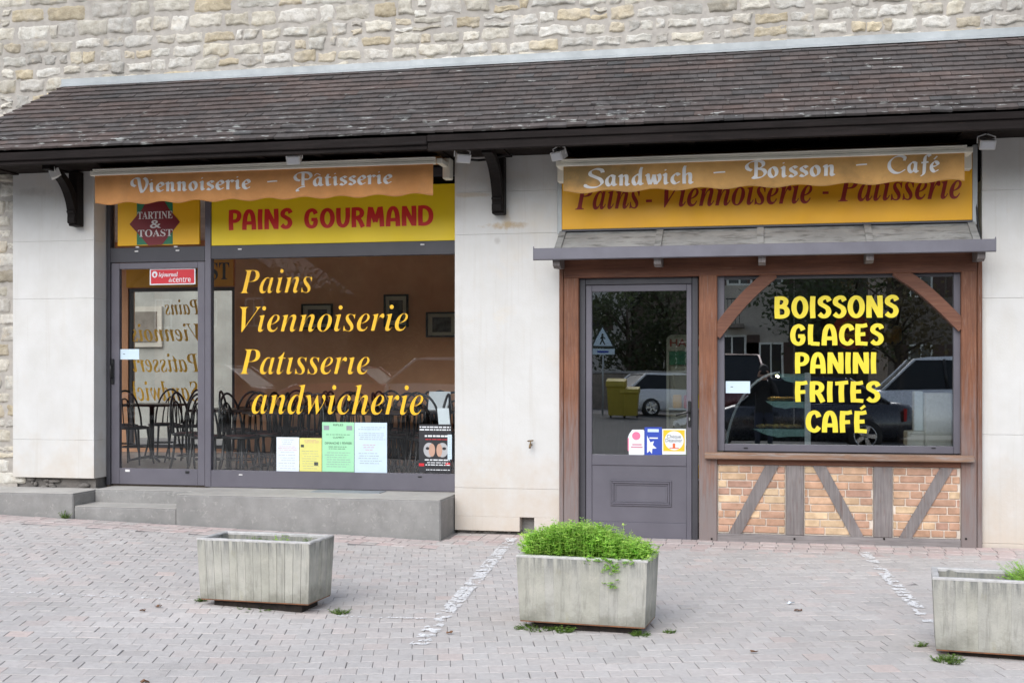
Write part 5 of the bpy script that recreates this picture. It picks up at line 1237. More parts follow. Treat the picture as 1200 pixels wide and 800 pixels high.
def tuft(name, label, cat, pos, r, h, n, m, seed, group=None, leaf_len=.018):
    rq = random.Random(seed); mb = MB(); p = Vector(pos)
    for k in range(n):
        a, d = rq.random() * 6.283, r * math.sqrt(rq.random()); b = p + Vector((math.cos(a) * d, math.sin(a) * d * .8, 0))
        hh = h * rq.uniform(.4, 1) * (1 - .5 * d / r); t = b + Vector((math.cos(a) * d * .4 + rq.gauss(0, h * .2), math.sin(a) * d * .4 + rq.gauss(0, h * .2), hh)); kk = rq.uniform(.75, 1.25)
        sprig(mb, b, t, rq, m, leaf_len, 3, m, (kk, kk, kk))
    o = mb.build(name, org=pos); tag(o, label, cat, group); return o
WG = 'weeds in the planters and paving joints'
tuft('leafy_plant', 'bright green leafy tuft in the planter cut by the frame', 'plant', tuple(in_planter(2, .66, .22, .38)), .19, .24, 560, 'herb_leaf', 4)
tuft('weed', 'small green weed sprouting at the centre of the nearly empty planter', 'weed', tuple(in_planter(0, .50, .25, .38)), .05, .11, 26, 'herb_leaf', 5, WG)
tuft('weed', 'low weeds at the left inside the nearly empty planter', 'weed', tuple(in_planter(0, .28, .27, .38)), .09, .075, 40, 'weed_leaf', 6, WG)
tuft('weed', 'low weeds at the right inside the nearly empty planter', 'weed', tuple(in_planter(0, .68, .25, .38)), .07, .085, 34, 'weed_leaf', 7, WG)
def gtuft(px, py, r, h, n, m, seed, label, ll=.013):
    m = 'weed_leaf'; n = int(n * .8)
    x, y = GP(px, py, .03)
    for _ in range(3):
        z = ground(x, y); x, y = GP(px, py, z)
    tuft('weed', label, 'weed', (x, y, ground(x, y) - .004), r, h, n, m, seed, WG, ll)
gtuft(76, 607, .035, .13, 30, 'herb_leaf', 8, 'green weed in the corner where the step meets the side block')
gtuft(236, 704, .03, .04, 26, 'weed_leaf', 9, 'small weed at the left foot of the nearly empty planter')
gtuft(399, 718, .06, .05, 42, 'herb_leaf', 10, 'weed in the paving joint beside the nearly empty planter')
gtuft(628, 736, .10, .045, 90, 'weed_leaf', 11, 'mossy weeds under the left end of the herb planter')
gtuft(660, 740, .05, .06, 60, 'herb_leaf', 12, 'bright weed under the middle of the herb planter')
gtuft(750, 744, .05, .05, 46, 'weed_leaf', 13, 'weed under the right corner of the herb planter')
gtuft(785, 741, .03, .035, 24, 'herb_leaf', 14, 'small weed on the paving right of the herb planter')
gtuft(1112, 775, .07, .06, 80, 'herb_leaf', 15, 'green weed under the left corner of the planter cut by the frame')
gtuft(1078, 757, .03, .05, 24, 'weed_leaf', 16, 'pair of small weed sprigs just left of the planter cut by the frame')
gtuft(300, 712, .14, .02, 60, 'weed_leaf', 18, 'dry mossy weeds in the shadow under the nearly empty planter', .012)
# litter
LG = 'litter lying on the paving'
def scrap(px, py, r, m, name, label, cat, seed, asp=.6):
    x, y = GP(px, py, .03); z = ground(x, y); rq = random.Random(seed); mb = MB(); V = [(x, y, z + .012)]; k = 9
    for i in range(k):
        a = 6.283 * i / k; q = r * rq.uniform(.7, 1.15); V.append((x + q * math.cos(a), y + q * asp * math.sin(a), z + .006 + rq.uniform(0, .018)))
    V += [(a, b, c - .002) for a, b, c in V]
    mb.add(V, [(0, 1 + i, 1 + (i + 1) % k) for i in range(k)] + [(k + 1, k + 2 + (i + 1) % k, k + 2 + i) for i in range(k)], m); tag(mb.build(name, org=(x, y, z)), label, cat, LG)
scrap(927, 707, .03, 'paper_white', 'paper_scrap', 'crumpled white paper scrap lying in the middle of the paving', 'litter', 1)
scrap(167, 719, .022, 'dead_leaf', 'dead_leaf', 'small dark dead leaf on the paving near the left planter', 'leaf', 2)
scrap(186, 714, .03, 'dead_leaf', 'dead_leaf', 'reddish dead leaf just behind the dark one near the left planter', 'leaf', 3)
scrap(170, 795, .03, 'dead_leaf', 'dead_leaf', 'curled dead leaf at the bottom edge of the paving', 'leaf', 4)
scrap(527, 739, .02, 'dead_leaf', 'dead_leaf', 'dark dead leaf beside the white painted line', 'leaf', 5)
scrap(883, 761, .025, 'dead_leaf', 'dead_leaf', 'brown dead leaf on the paving right of the herb planter', 'leaf', 6)
scrap(935, 715, .035, 'dead_leaf', 'dead_leaf', 'brown leaf pieces next to the white paper scrap', 'leaf', 7)
scrap(600, 622, .03, 'dead_leaf', 'dead_leaf', 'dead leaves gathered at the foot of the middle pier', 'leaf', 8)

# =================================================================== INSIDE THE LEFT-HAND ROOM
CHG = 'bentwood chairs in the dining room'
def make_chair(label):
    t = thing('bentwood_chair', label, 'chair', (0, 0, 0), CHG); ORG[t.name] = Vector()
    mb = MB(); mb.lathe([(.19, .445), (.205, .45), (.205, .468), (.195, .474)], 0, 0, 'chair_black', 20); mb.lathe([(.17, .4745), (.16, .482)], 0, 0, 'seat_red', 18); mb.build('seat', t, True)
    def hoop(w, h, y0, lean): return [(w * math.cos(a), y0 + lean * (.47 + (h - .47) * math.sin(a) - .47), .47 + (h - .47) * math.sin(a) ** .8) for a in [math.pi * i / 16 for i in range(17)]]
    mb = MB(); mb.tube(hoop(.195, .93, .12, .14), .013, 'chair_black', 6); mb.tube(hoop(.105, .83, .15, .13), .010, 'chair_black', 6); mb.tube([(-.035, .15, .47), (-.035, .19, .81)], .007, 'chair_black', 5); mb.tube([(.035, .15, .47), (.035, .19, .81)], .007, 'chair_black', 5); mb.build('backrest', t, True)
    for (x, y) in ((-.15, -.13), (.15, -.13), (-.155, .12), (.155, .12)):
        mb = MB(); k = 1.25; mb.tube([(x * .9, y * .9, .445), (x * 1.05, y * 1.05, .2), (x * k, y * k * 1.1, 0)], [.016, .014, .011], 'chair_black', 7); mb.build('leg', t, True)
    mb = MB(); mb.tube([(.165 * math.cos(a), .15 * math.sin(a), .22) for a in [2 * math.pi * i / 16 for i in range(16)]], .008, 'chair_black', 6, True); mb.build('stretcher', t, True)
    return t
TBG = 'dark cafe tables in the dining room'
def make_table(label):
    t = thing('cafe_table', label, 'table', (0, 0, 0), TBG); ORG[t.name] = Vector()
    mb = MB(); mb.box(-.35, .35, -.35, .35, .72, .75, 'table_dark', bev=.006); mb.build('tabletop', t, True)
    mb = MB(); mb.lathe([(.04, .03), (.03, .08), (.03, .70), (.06, .719)], 0, 0, 'chair_black', 12); mb.build('column', t, True)
    for a in range(4):
        mb = MB(); c, s = math.cos(a * math.pi / 2 + .785), math.sin(a * math.pi / 2 + .785); mb.tube([(.03 * c, .03 * s, .06), (.15 * c, .15 * s, .05), (.32 * c, .32 * s, .015)], [.02, .018, .014], 'chair_black', 6); mb.build('foot', t, True)
    return t
CH0 = make_chair('black bentwood chair at a table in the dining room'); TB0 = make_table('dark square cafe table in the dining room')
tables = []                                                       # (pixel column, depth, label)
for (px, yd) in ((178, 3.3), (268, 1.45), (322, 2.45), (385, 1.5), (440, 2.45), (512, 1.5), (335, .92), (452, .92), (502, 2.5)):
    tables.append((WX(px, yd), yd))
TLAB = ['dark square table behind the glass door, below the mirrored lettering', 'dark square table near the window beside the door divider', 'dark square table at the back wall behind the word Pains',
        'dark square table near the window above the green poster', 'dark square table at the back wall under the tall picture', 'dark square table near the window behind the black mask poster', 'dark square table right behind the small white notice', 'dark square table right behind the tall white notice', 'dark square table at the back under the right hand picture']
CDESC = ['seen side on', 'with its back to the street', 'facing the street']
WHERE = ['behind the glass door', 'beside the door divider', 'behind the word Pains', 'above the green poster', 'under the tall picture', 'behind the mask poster', 'close behind the small notices', 'close behind the tall notice', 'under the rightmost picture']
rc = random.Random(4); first = True
for k, (x, y) in enumerate(tables):
    t = TB0 if k == 0 else copy_tree(TB0); t.location = (x, y, ROOM_Z); t['label'] = TLAB[k]
    for (dx, dy, rz, desc) in ((0.05, -.50, 180, 'with its back to the street'), (-.03, .48, 0, 'facing the street'), (-.50, .04, 90, 'on the left of its table'), (.50, -.02, -90, 'on the right of its table')):
        if k in (5, 8) and dx > .4 or k in (6, 7) and dy < -.4: continue
        c = CH0 if first else copy_tree(CH0); first = False
        c.location = (x + dx + rc.uniform(-.05, .05), y + dy + rc.uniform(-.04, .04), ROOM_Z); c.rotation_euler = (0, 0, R(rz + rc.uniform(-14, 14)))
        c['label'] = f'black bentwood chair {WHERE[k]}, {desc}'
PFG = 'framed pictures on the terracotta wall'
def picture(px0, px1, py0, py1, label, ins):
    y = 3.235; x0, x1 = WX(px0, y), WX(px1, y); pm = (px0 + px1) / 2; z0, z1 = WZ(pm, py1, y), WZ(pm, py0, y)
    p = thing('picture_frame', label, 'picture', ((x0 + x1) / 2, y, z0), PFG)
    mb = MB(); w = .022
    for b in ((x0, x0 + w, z0, z1), (x1 - w, x1, z0, z1), (x0 + w, x1 - w, z0, z0 + w), (x0 + w, x1 - w, z1 - w, z1)): mb.box(b[0], b[1], y - .02, y + .012, b[2], b[3], 'chair_black')
    mb.build('frame', p)
    mb = MB(); mb.box(x0 + w, x1 - w, y - .004, y + .010, z0 + w, z1 - w, 'photo_mount'); mb.build('mount', p)
    mb = MB(); mb.box(x0 + (x1 - x0) * ins[0], x0 + (x1 - x0) * ins[1], y - .0065, y - .004, z0 + (z1 - z0) * ins[2], z0 + (z1 - z0) * ins[3], 'photo_print'); mb.build('print', p)
picture(353.5, 390, 356, 385.5, 'wide framed photograph on the terracotta wall behind the word Viennoiserie', (.2, .82, .2, .78))
picture(450, 478.5, 345, 383, 'upright framed photograph, tallest of the three on the terracotta wall', (.22, .78, .2, .82))
picture(499.5, 536, 365.5, 395, 'framed photograph at the right end of the terracotta wall', (.2, .8, .2, .8))
xq, zq2 = W(512, 470, 1.3)
NB = thing('menu_board', 'white folded sheet standing on the dark table by the window corner', 'paper', (WX(516, 1.5), 1.5, ROOM_Z + .753))
mb = MB(); x0, x1 = WX(503, 1.5), WX(528, 1.5); mb.prism([(1.45, ROOM_Z + .752), (1.50, ROOM_Z + .95), (1.503, ROOM_Z + .95), (1.456, ROOM_Z + .752)], 'x', x0, x1, 'paper_white'); mb.prism([(1.55, ROOM_Z + .752), (1.504, ROOM_Z + .95), (1.507, ROOM_Z + .95), (1.556, ROOM_Z + .752)], 'x', x0, x1, 'paper_white'); mb.build('sheet', NB)

# =================================================================== INSIDE THE RIGHT-HAND SHOP
yc = 0.5
def cx_(px): return WX(px, yc)
def cz_(px, py): return WZ(px, py, yc)
DC = thing('display_counter', 'curved glass display counter of pastries behind the lettered window', 'counter', (cx_(905), yc + .5, 0.1))
xl, xr2, zlo, zhi = cx_(851), cx_(949), cz_(900, 527), cz_(900, 436.5)
arc = [(xl, zlo)] + [(xl + (cx_(914) - xl) * (1 - math.cos(a)) ** .9, zlo + (zhi - zlo) * math.sin(a)) for a in [math.pi / 2 * i / 14 for i in range(1, 15)]]
mb = MB(); mb.box(xl - .02, xr2, yc, yc + 1.3, .1, zlo - .002, 'dark_interior', bev=.01); mb.build('base', DC)
mb = MB(); mb.prism(arc + [(xr2, zhi), (xr2, zlo)], 'y', yc + .02, yc + .026, 'case_glass')
V = [(x, y, z) for y in (yc + .028, yc + 1.28) for x, z in arc]; n = len(arc); mb.add(V, [(i, i + 1, n + i + 1, n + i) for i in range(n - 1)], 'case_glass', smooth=True); mb.build('curved_glass', DC)
mb = MB(); mb.tube([(x, yc + .02, z) for x, z in arc], .012, 'shelf_white', 8); mb.build('glass_edge', DC)
mb = MB(); mb.box(cx_(943), cx_(950), yc + .005, yc + .019, zlo, zhi, 'shelf_white'); mb.build('corner_profile', DC)
def shelf(poly, d): 
    mb = MB(); P = [(cx_(a), cz_(a, b)) for a, b in poly]; mb.prism(P, 'y', yc + .03, yc + .045, 'shelf_white'); zt = max(p[1] for p in P); xa = min(p[0] for p in P); mb.box(xa, cx_(942), yc + .046, yc + 1.25, zt - .012, zt, 'case_glass'); mb.build('shelf', DC); return zt
mb = MB(); mb.tube([(cx_(912), yc + .10, zhi - .035), (cx_(912), yc + 1.2, zhi - .035)], .014, 'case_lamp', 8); mb.build('lamp_tube', DC)
z_a = shelf([(910, 438), (950, 438), (950, 447), (934, 449.5), (920, 446)], 0)
z_b = shelf([(897, 470), (943, 470.5), (943, 478), (930, 477.5), (920, 479), (907, 476.5)], 0)
z_c = shelf([(882, 502.5), (943, 503), (943, 511.5), (925, 511.5), (912, 512.5), (897, 509)], 0)
rp2 = random.Random(6)
PG = 'pastries inside the display counter'
def pastry(x, y, z, s, k, label):
    mb = MB(); P = []; 
    for i in range(7):
        a = -1.2 + 2.4 * i / 6; P.append((x + math.sin(a) * s, y - math.cos(a) * s * .5, z + s * .35))
    mb.tube(P, [s * q for q in (.08, .22, .33, .38, .33, .22, .08)], 'pastry', 8, tint=(k, k, k)); tag(mb.build('croissant', org=(x, y, z)), label, 'pastry', PG)
for (z, n, w, xa) in ((z_b, 5, 'middle', cx_(902)), (z_c, 6, 'lowest', cx_(888)), (zlo + .01, 6, 'bottom', cx_(866))):
    for i in range(n):
        pastry(xa + (cx_(938) - xa) * (i + .5) / n, yc + .16 + .05 * (i % 2), z + .002, .055, rp2.uniform(.7, 1.3), f'golden croissant on the {w} level of the curved display counter')
# white till by the window
TL = thing('white_till', 'white appliance standing inside the lettered window at its right corner', 'appliance', (cx_(1095), yc, .9))
mb = MB(); mb.box(cx_(1062), cx_(1120), yc - .1, yc + .5, .1, cz_(1090, 524), 'dark_interior', bev=.01); mb.build('stand', TL)
mb = MB(); mb.box(cx_(1084), cx_(1116), yc, yc + .3, cz_(1100, 523.5), cz_(1100, 460.5), 'white_plastic', bev=.012); mb.build('body', TL)
mb = MB(); mb.box(cx_(1063), cx_(1083.5), yc - .02, yc + .3, cz_(1070, 523.5), cz_(1070, 505.5), 'white_plastic', bev=.01); mb.build('drawer', TL)
mb = MB(); mb.box(cx_(1073), cx_(1083.4), yc + .1, yc + .28, cz_(1078, 505), cz_(1078, 458.5), 'paper_green' if False else 'shelf_white', bev=.006); mb.build('side_panel', TL)
# sweets cabinet behind the door
yh = .9
HC = thing('sweets_cabinet', 'tall cream sweets cabinet with dark red lettering behind the dark door', 'cabinet', (WX(815, yh), yh + .2, .1))
a0, a1 = WX(781, yh), WX(846, yh); b0, b1 = WZ(800, 500, yh), WZ(800, 392, yh)
mb = MB(); mb.prism([(a0, .1), (a1, .1), (a1, b1 - .02), (a1 - .04, b1), (a0 + .04, b1), (a0, b1 - .03)], 'y', yh + .05, yh + .4, 'photo_mount')
for q in ((a0, a0 + .025), (a1 - .025, a1)): mb.box(q[0], q[1], yh, yh + .049, .1, b1 - .05, 'photo_mount')
mb.box(a0 + .026, a1 - .026, yh, yh + .049, b1 - .16, b1 - .03, 'photo_mount'); mb.build('housing', HC)
mb = MB(); text(mb, 'HARIBO', 'dark_red_paint', WX(785, yh), WX(836, yh), WZ(800, 406, yh), WZ(800, 397, yh), yh, offset=.025); mb.build('lettering', HC)
mb = MB(); mb.box(a0 + .026, a1 - .026, yh + .02, yh + .049, b1 - .30, b1 - .165, 'logo_green'); mb.build('header_strip', HC)
for k, zz in enumerate((b1 - .75, b1 - 1.1, b1 - 1.45)):
    mb = MB(); mb.box(a0 + .026, a1 - .026, yh + .0, yh + .049, zz, zz + .015, 'shelf_white'); mb.build('shelf', HC)
    for i in range(4):
        x = a0 + .06 + i * .11; mb = MB(); mb.box(x, x + .09, yh + .005, yh + .045, zz + .016, zz + .15, ('sign_amber', 'red_paint', 'vinyl_yellow', 'white_plastic')[(i + k) % 4], bev=.012)
        tag(mb.build('sweet_packet', org=(x + .045, yh + .02, zz + .016)), f"{('amber', 'red', 'yellow', 'white')[(i + k) % 4]} sweet packet on the {('top', 'middle', 'lowest')[k]} shelf of the cream cabinet", 'packet', 'sweet packets in the cream cabinet')
# round red sign, gold packets, bead chain
yr = 2.2; x, z = W(998, 388, yr)
RD = thing('round_sign', 'round red and yellow sign hanging in the dark shop behind the word GLACES', 'sign', (x, yr, z))
mb = MB(); mb.disc(x, yr, z, .20, .20, .02, 'red_paint'); mb.disc(x, yr - .0205, z + .02, .13, .09, .003, 'sign_amber'); mb.disc(x, yr - .024, z + .02, .09, .055, .003, 'dark_red_paint'); mb.build('disc', RD)
mb = MB(); mb.tube([(x, yr - .01, z + .2), (x, yr - .01, 3.29)], .004, 'chair_black', 5); mb.build('hanger', RD)
yr = 2.6
SH = thing('wall_shelf', 'dark shelf of golden packets in the back of the shop', 'shelf', (WX(1030, yr), yr, WZ(1030, 402, yr)))
mb = MB(); mb.box(WX(1005, yr), WX(1060, yr), yr, yr + .3, WZ(1030, 404, yr), WZ(1030, 402, yr), 'dark_interior'); mb.build('board', SH)
for px in (1008, 1057):
    mb = MB(); mb.box(WX(px, yr) - .02, WX(px, yr) + .02, yr + .02, yr + .28, .1, WZ(1030, 404.2, yr), 'dark_interior'); mb.build('upright', SH)
for i, px in enumerate((1010, 1019, 1028, 1037, 1046)):
    x = WX(px, yr); zz = WZ(1030, 401.8, yr); mb = MB(); V = []
    mb.box(x, x + .10, yr + .03, yr + .12, zz, zz + .16 + .03 * (i % 3), 'sign_amber', bev=.03); tag(mb.build('gold_packet', org=(x + .05, yr + .07, zz)), f"golden packet, {('first', 'second', 'third', 'fourth', 'fifth')[i]} from the round red sign on the dark shelf", 'packet', 'golden packets on the dark shelf')
mb = MB(); yb_ = .16; x = WX(930.5, yb_); z0, z1 = WZ(930, 497, yb_), WZ(930, 327, yb_); k = 0
while z1 - k * .014 > z0: mb.ball((x, yb_, z1 - k * .014), .0042, 'lettering_white', 6); k += 1
tag(mb.build('bead_chain', org=(x, yb_, z1)), 'thin white bead chain of the blind hanging inside the lettered window', 'chain')

# =================================================================== ACROSS THE STREET (seen in the glass)
def RX(px, Y): return WX(px, Y)
CG = 'cars parked across the street'
def car(name, label, paint, L, Wd, H, pos, rz, hatch=False, group=CG):
    x0, y0 = pos; t = thing(name, label, 'car', (x0, y0, ground(x0, y0) - .02), group, R(rz)); ORG[t.name] = Vector()
    h = Wd / 2; X = lambda u: -L / 2 + L * u
    belt = H * .60
    # (u, half width, floor, waist, deck height)
    stn = [(0, .62, .38, .42, .50), (.02, .80, .24, .42, .56), (.08, .94, .20, .48, .62), (.26, 1.0, .20, .52, belt + .02), (.30, 1.0, .20, .54, belt + .03), (.60, 1.0, .20, .55, belt + .05), (.80, .99, .20, .56, belt + .07), (.93, .94, .24, .56, belt + (.07 if not hatch else .06)), (.985, .84, .32, .54, belt + .04), (1, .70, .42, .54, belt - .06)]
    if hatch: stn[-1] = (1, .82, .40, .54, belt + .0)
    V = []
    for (u, w, zf, zw, zd) in stn:
        w *= h; prof = [(-w * .93, zf), (-w, zf + .10), (-w, zw), (-w * .955, zd - .07), (-w * .86, zd), (w * .86, zd), (w * .955, zd - .07), (w, zw), (w, zf + .10), (w * .93, zf)]
        V += [(X(u), a, b) for a, b in prof]
    k = 10; fs = [(i * k + j, i * k + (j + 1) % k, (i + 1) * k + (j + 1) % k, (i + 1) * k + j) for i in range(len(stn) - 1) for j in range(k)]
    fs += [tuple(range(k - 1, -1, -1)), tuple((len(stn) - 1) * k + j for j in range(k))]
    mb = MB(); mb.add(V, fs, paint, smooth=True); body = mb.build('body', t, True)
    rb_ = (.86, .985) if hatch else (.78, .90)
    g = [(.27, .84, belt), (.42, .70, H - .05), (rb_[0] - .04, .69, H - .04), (rb_[1], .82, belt + .05)]
    def cab(g, inset, zoff):
        V = []
        for (u, w, z) in g: V += [(X(u), -w * h - inset, z + zoff), (X(u), w * h + inset, z + zoff)]
        return V
    mb = MB(); V = cab(g, 0, 0); mb.add(V, [(0, 2, 4, 6), (7, 5, 3, 1), (0, 1, 3, 2), (4, 5, 7, 6), (2, 3, 5, 4)], 'car_glass'); mb.build('windows', t, True)
    mb = MB(); P = [(X(g[1][0]) - .02, H - .05), (X(g[1][0] + .06), H - .01), (X((g[1][0] + g[2][0]) / 2), H), (X(g[2][0] - .05), H - .01), (X(g[2][0]) + .03, H - .05)]
    V = [(a, s * (.705 - .03 * (b > H - .02)) * h, b + .012) for s in (-1, 1) for a, b in P] + [(a, s * .715 * h, H - .065) for s in (-1, 1) for a, b in (P[0], P[-1])]
    mb.add(V, [(0, 5, 6, 1), (1, 6, 7, 2), (2, 7, 8, 3), (3, 8, 9, 4), (0, 1, 2, 3, 4, 11, 10), (5, 12, 13, 9, 8, 7, 6)], paint, smooth=False); mb.build('roof', t, True)
    mb = MB()
    for s in (-1, 1):
        for (p, q, r_) in ((g[0], g[1], .03), (g[3], g[2], .04)): mb.tube([(X(p[0]), s * p[1] * h, p[2]), (X(q[0]), s * q[1] * h, q[2])], r_, paint, 6)
        mb.tube([(X(.555), s * .83 * h, belt + .03), (X(.545), s * .70 * h, H - .05)], .035, 'black_plastic', 6); mb.tube([(X(.27), s * .845 * h, belt), (X(.6), s * .845 * h, belt + .05), (X(rb_[1]), s * .83 * h, belt + .06)], .012, 'chrome', 6)
    mb.build('pillar', t, True)
    for (u, s) in ((.19, -1), (.19, 1), (.80, -1), (.80, 1)):
        wx0 = X(u); mb = MB(); V = []; n = 22; prof = [(.20, .0), (.29, -.005), (.315, .03), (.315, .17), (.29, .20)]
        for (r_, d) in prof: V += [(wx0 + r_ * math.cos(6.283 * i / n), s * (h + .012 - d), .315 + r_ * math.sin(6.283 * i / n)) for i in range(n)]
        mb.add(V, [(i * n + j, i * n + (j + 1) % n, (i + 1) * n + (j + 1) % n, (i + 1) * n + j) for i in range(4) for j in range(n)], 'rubber', smooth=True); wl = mb.build('wheel', t, True)
        mb = MB()
        for i in range(5):
            a = 6.283 * i / 5; mb.prism([(wx0 + r_ * math.cos(a + b), .315 + r_ * math.sin(a + b)) for r_, b in ((.03, -1.2), (.20, -.22), (.20, .22), (.03, 1.2))], 'y', s * (h + .012), s * (h - .01), 'chrome')
        mb.tube([(wx0 + .20 * math.cos(6.283 * i / n), s * (h + .005), .315 + .20 * math.sin(6.283 * i / n)) for i in range(n)], .014, 'chrome', 6, True); mb.build('rim', wl, True)
    for s in (-1, 1):
        mb = MB(); mb.add([(X(.955), s * h * .955, belt - .02), (X(1.002), s * h * .60, belt - .06), (X(1.002), s * h * .62, belt - .24), (X(.955), s * h * .965, belt - .26), (X(.94), s * h * .9, belt - .03)], [(0, 1, 2, 3), (3, 2, 1, 0)], 'tail_red'); mb.build('taillight', t, True)
        mb = MB(); mb.add([(X(.075), s * h * .955, .64), (X(.005), s * h * .62, .56), (X(-.001), s * h * .60, .45), (X(.06), s * h * .96, .50)], [(0, 1, 2, 3), (3, 2, 1, 0)], 'headlight_clear'); mb.build('headlight', t, True)
    return t
car('parked_car', 'dark navy saloon parked across the street, seen in the shop window', 'paint_navy', 4.5, 1.78, 1.42, (RX(926, 13.1), -13.1), 0)
car('parked_car', 'silver car parked behind the navy saloon, seen in the shop window', 'paint_silver', 4.7, 1.85, 1.84, (RX(1090, 16.2), -16.2), 0)
car('parked_car', 'small white hatchback parked uphill, mirrored in the door glass', 'paint_car_white', 3.9, 1.7, 1.48, (RX(786, 30.5), -30.5), 148, True)
car('parked_car', 'maroon van parked across the street, seen at the left of the window', 'paint_maroon', 4.6, 1.85, 1.98, (RX(852, 22), -22), 82, True)
car('parked_car', 'red car reflected faintly in the wide lettered window', 'paint_red', 4.2, 1.75, 1.45, (RX(385, 26), -26), 12, True)
car('parked_car', 'white estate car reflected at the corner of the wide lettered window', 'paint_car_white', 4.6, 1.8, 1.75, (RX(556, 18.5), -18.5), 180, True)
car('parked_car', 'red hatchback parked far left across the street', 'paint_maroon', 4.1, 1.7, 1.45, (RX(215, 17), -17), 5, True)

mb = MB(); HX = [-140, -70, -45, -30, -22, -16, -12, -9, -7.2, -6.3, -2.9, -2.2, 0, 3, 7, 12, 20, 35, 70, 140]
HZ = [16, 16, 15, 14, 14, 13, 12, 11, 9.5, 5.0, 4.6, 10.5, 12, 12, 13, 14, 15, 16, 16, 16]
V = []; PR = []
xx = []
for i in range(len(HX) - 1): xx += [HX[i] + (HX[i + 1] - HX[i]) * k / 8 for k in range(8)]
xx.append(HX[-1])
def hz_at(x):
    for i in range(len(HX) - 1):
        if x <= HX[i + 1]: return HZ[i] + (HZ[i + 1] - HZ[i]) * (x - HX[i]) / (HX[i + 1] - HX[i])
    return HZ[-1]
ry = [(-56, 0.0), (-57, .25), (-59, .5), (-62, .75), (-66, .95), (-75, 1.0), (-120, 1.3)]
for (y, k) in ry:
    for x in xx:
        n_ = noise.noise((x * .25, y * .2, 2)); V.append((x, y + n_ * 1.5, hz_at(x * (1 if abs(x) > 9 else 1)) * k * (1 + .10 * n_ + .05 * noise.noise((x * 1.1, y, 7)))))
n = len(xx); mb.add(V, [(j * n + i + 1, j * n + i, (j + 1) * n + i, (j + 1) * n + i + 1) for j in range(len(ry) - 1) for i in range(n - 1)], 'hill_scrub', smooth=True)
tag(mb.build('hill'), kind='structure')
def house(label, x0, x1, y, depth, h, ridge, wall, wins, balcony=None):
    t = thing('town_house', label, 'house', ((x0 + x1) / 2, y - depth / 2, 0)); g = .15
    mb = MB(); mb.box(x0, x1, y - depth, y, 0, h, wall); mb.prism([(x0, h + .001), (x1, h + .001), ((x0 + x1) / 2, ridge - .05)], 'y', y - depth + .02, y - .02, wall); W_ = mb.build('wall', t)
    mb = MB(); xm = (x0 + x1) / 2
    for s in (0, 1):
        xe = x0 - .4 if s == 0 else x1 + .4; ze = h - .4 * (ridge - h) / ((x1 - x0) / 2)
        V = [(xe, y + .4, ze), (xm, y + .4, ridge), (xm, y - depth - .4, ridge), (xe, y - depth - .4, ze)]; V += [(a, b, c + .15) for a, b, c in V]
        mb.add(V, [(0, 3, 2, 1), (4, 5, 6, 7), (0, 1, 5, 4), (1, 2, 6, 5), (2, 3, 7, 6), (3, 0, 4, 7)], 'slate')
    RF = mb.build('roof', t)
    mb = MB(); mb.box(xm + .8, xm + 1.5, y - depth * .5, y - depth * .5 + .6, h, ridge + .9, 'brick_mortar'); mb.build('chimney', RF)
    for (u, z, w, hh) in wins:
        x = x0 + (x1 - x0) * u; mb = MB()
        for b in ((x - w / 2, x - w / 2 + .07, z, z + hh), (x + w / 2 - .07, x + w / 2, z, z + hh), (x - w / 2 + .07, x + w / 2 - .07, z, z + .07), (x - w / 2 + .07, x + w / 2 - .07, z + hh - .07, z + hh), (x - .03, x + .03, z + .07, z + hh - .07)): mb.box(b[0], b[1], y + .001, y + .05, b[2], b[3], 'white_plastic')
        wn = mb.build('window', t); mb = MB(); mb.box(x - w / 2 + .06, x + w / 2 - .06, y + .002, y + .015, z + .06, z + hh - .06, 'house_window'); mb.build('pane', wn)
        for s in (-1, 1): mb = MB(); mb.box(x + s * (w / 2 + .02), x + s * (w / 2 + .02 + w * .5), y + .002, y + .045, z, z + hh, 'shutter_brown'); mb.build('shutter', wn)
    if balcony:
        bx0, bx1, bz = balcony; mb = MB(); mb.box(bx0, bx1, y + .001, y + 1.1, bz, bz + .14, 'house_stone'); B = mb.build('balcony', t); mb = MB()
        for k in range(int((bx1 - bx0) / .14)): x = bx0 + .05 + k * .14; mb.box(x, x + .02, y + 1.05, y + 1.07, bz + .141, bz + 1.05, 'chair_black')
        mb.box(bx0, bx1, y + 1.04, y + 1.08, bz + 1.051, bz + 1.10, 'chair_black'); mb.build('railing', B)
Yh = 36
house('cream rendered house with a balcony across the street', RX(842, Yh), RX(918, Yh) + .2, -Yh, 8, 8.5, 10.6, 'house_cream', [(.3, 4.9, .9, 1.5), (.75, 4.9, .9, 1.5), (.75, 1.2, .9, 1.5), (.2, 1.0, 1, 2)], (RX(852, Yh), RX(872, Yh), WZ(860, 385, Yh)))
house('dark stone house beyond the hedge across the street', RX(742, 46), RX(830, 46), -46, 9, 4.6, 6.4, 'house_stone', [(.3, 1.6, .9, 1.4), (.7, 1.6, .9, 1.4)])
house('pale gabled house at the left across the street', RX(560, 42), RX(728, 42), -42, 9, 5.6, 8.4, 'house_pale', [(.2, 3.4, .9, 1.4), (.5, 3.4, .9, 1.4), (.8, 3.4, .9, 1.4), (.4, .8, .9, 1.4)])
house('brown stone house at the right across the street', RX(1040, 40), RX(1240, 40), -40, 9, 7.2, 9.8, 'house_stone', [(.2, 4.6, .9, 1.5), (.5, 4.6, .9, 1.5), (.5, 1.2, .9, 1.5), (.2, 1.2, .9, 1.5)])
house('grey stone house far left across the street', RX(150, 44), RX(330, 44), -44, 9, 6.0, 8.8, 'house_stone', [(.2, 3.8, .9, 1.4), (.5, 3.8, .9, 1.4), (.8, 3.8, .9, 1.4)])
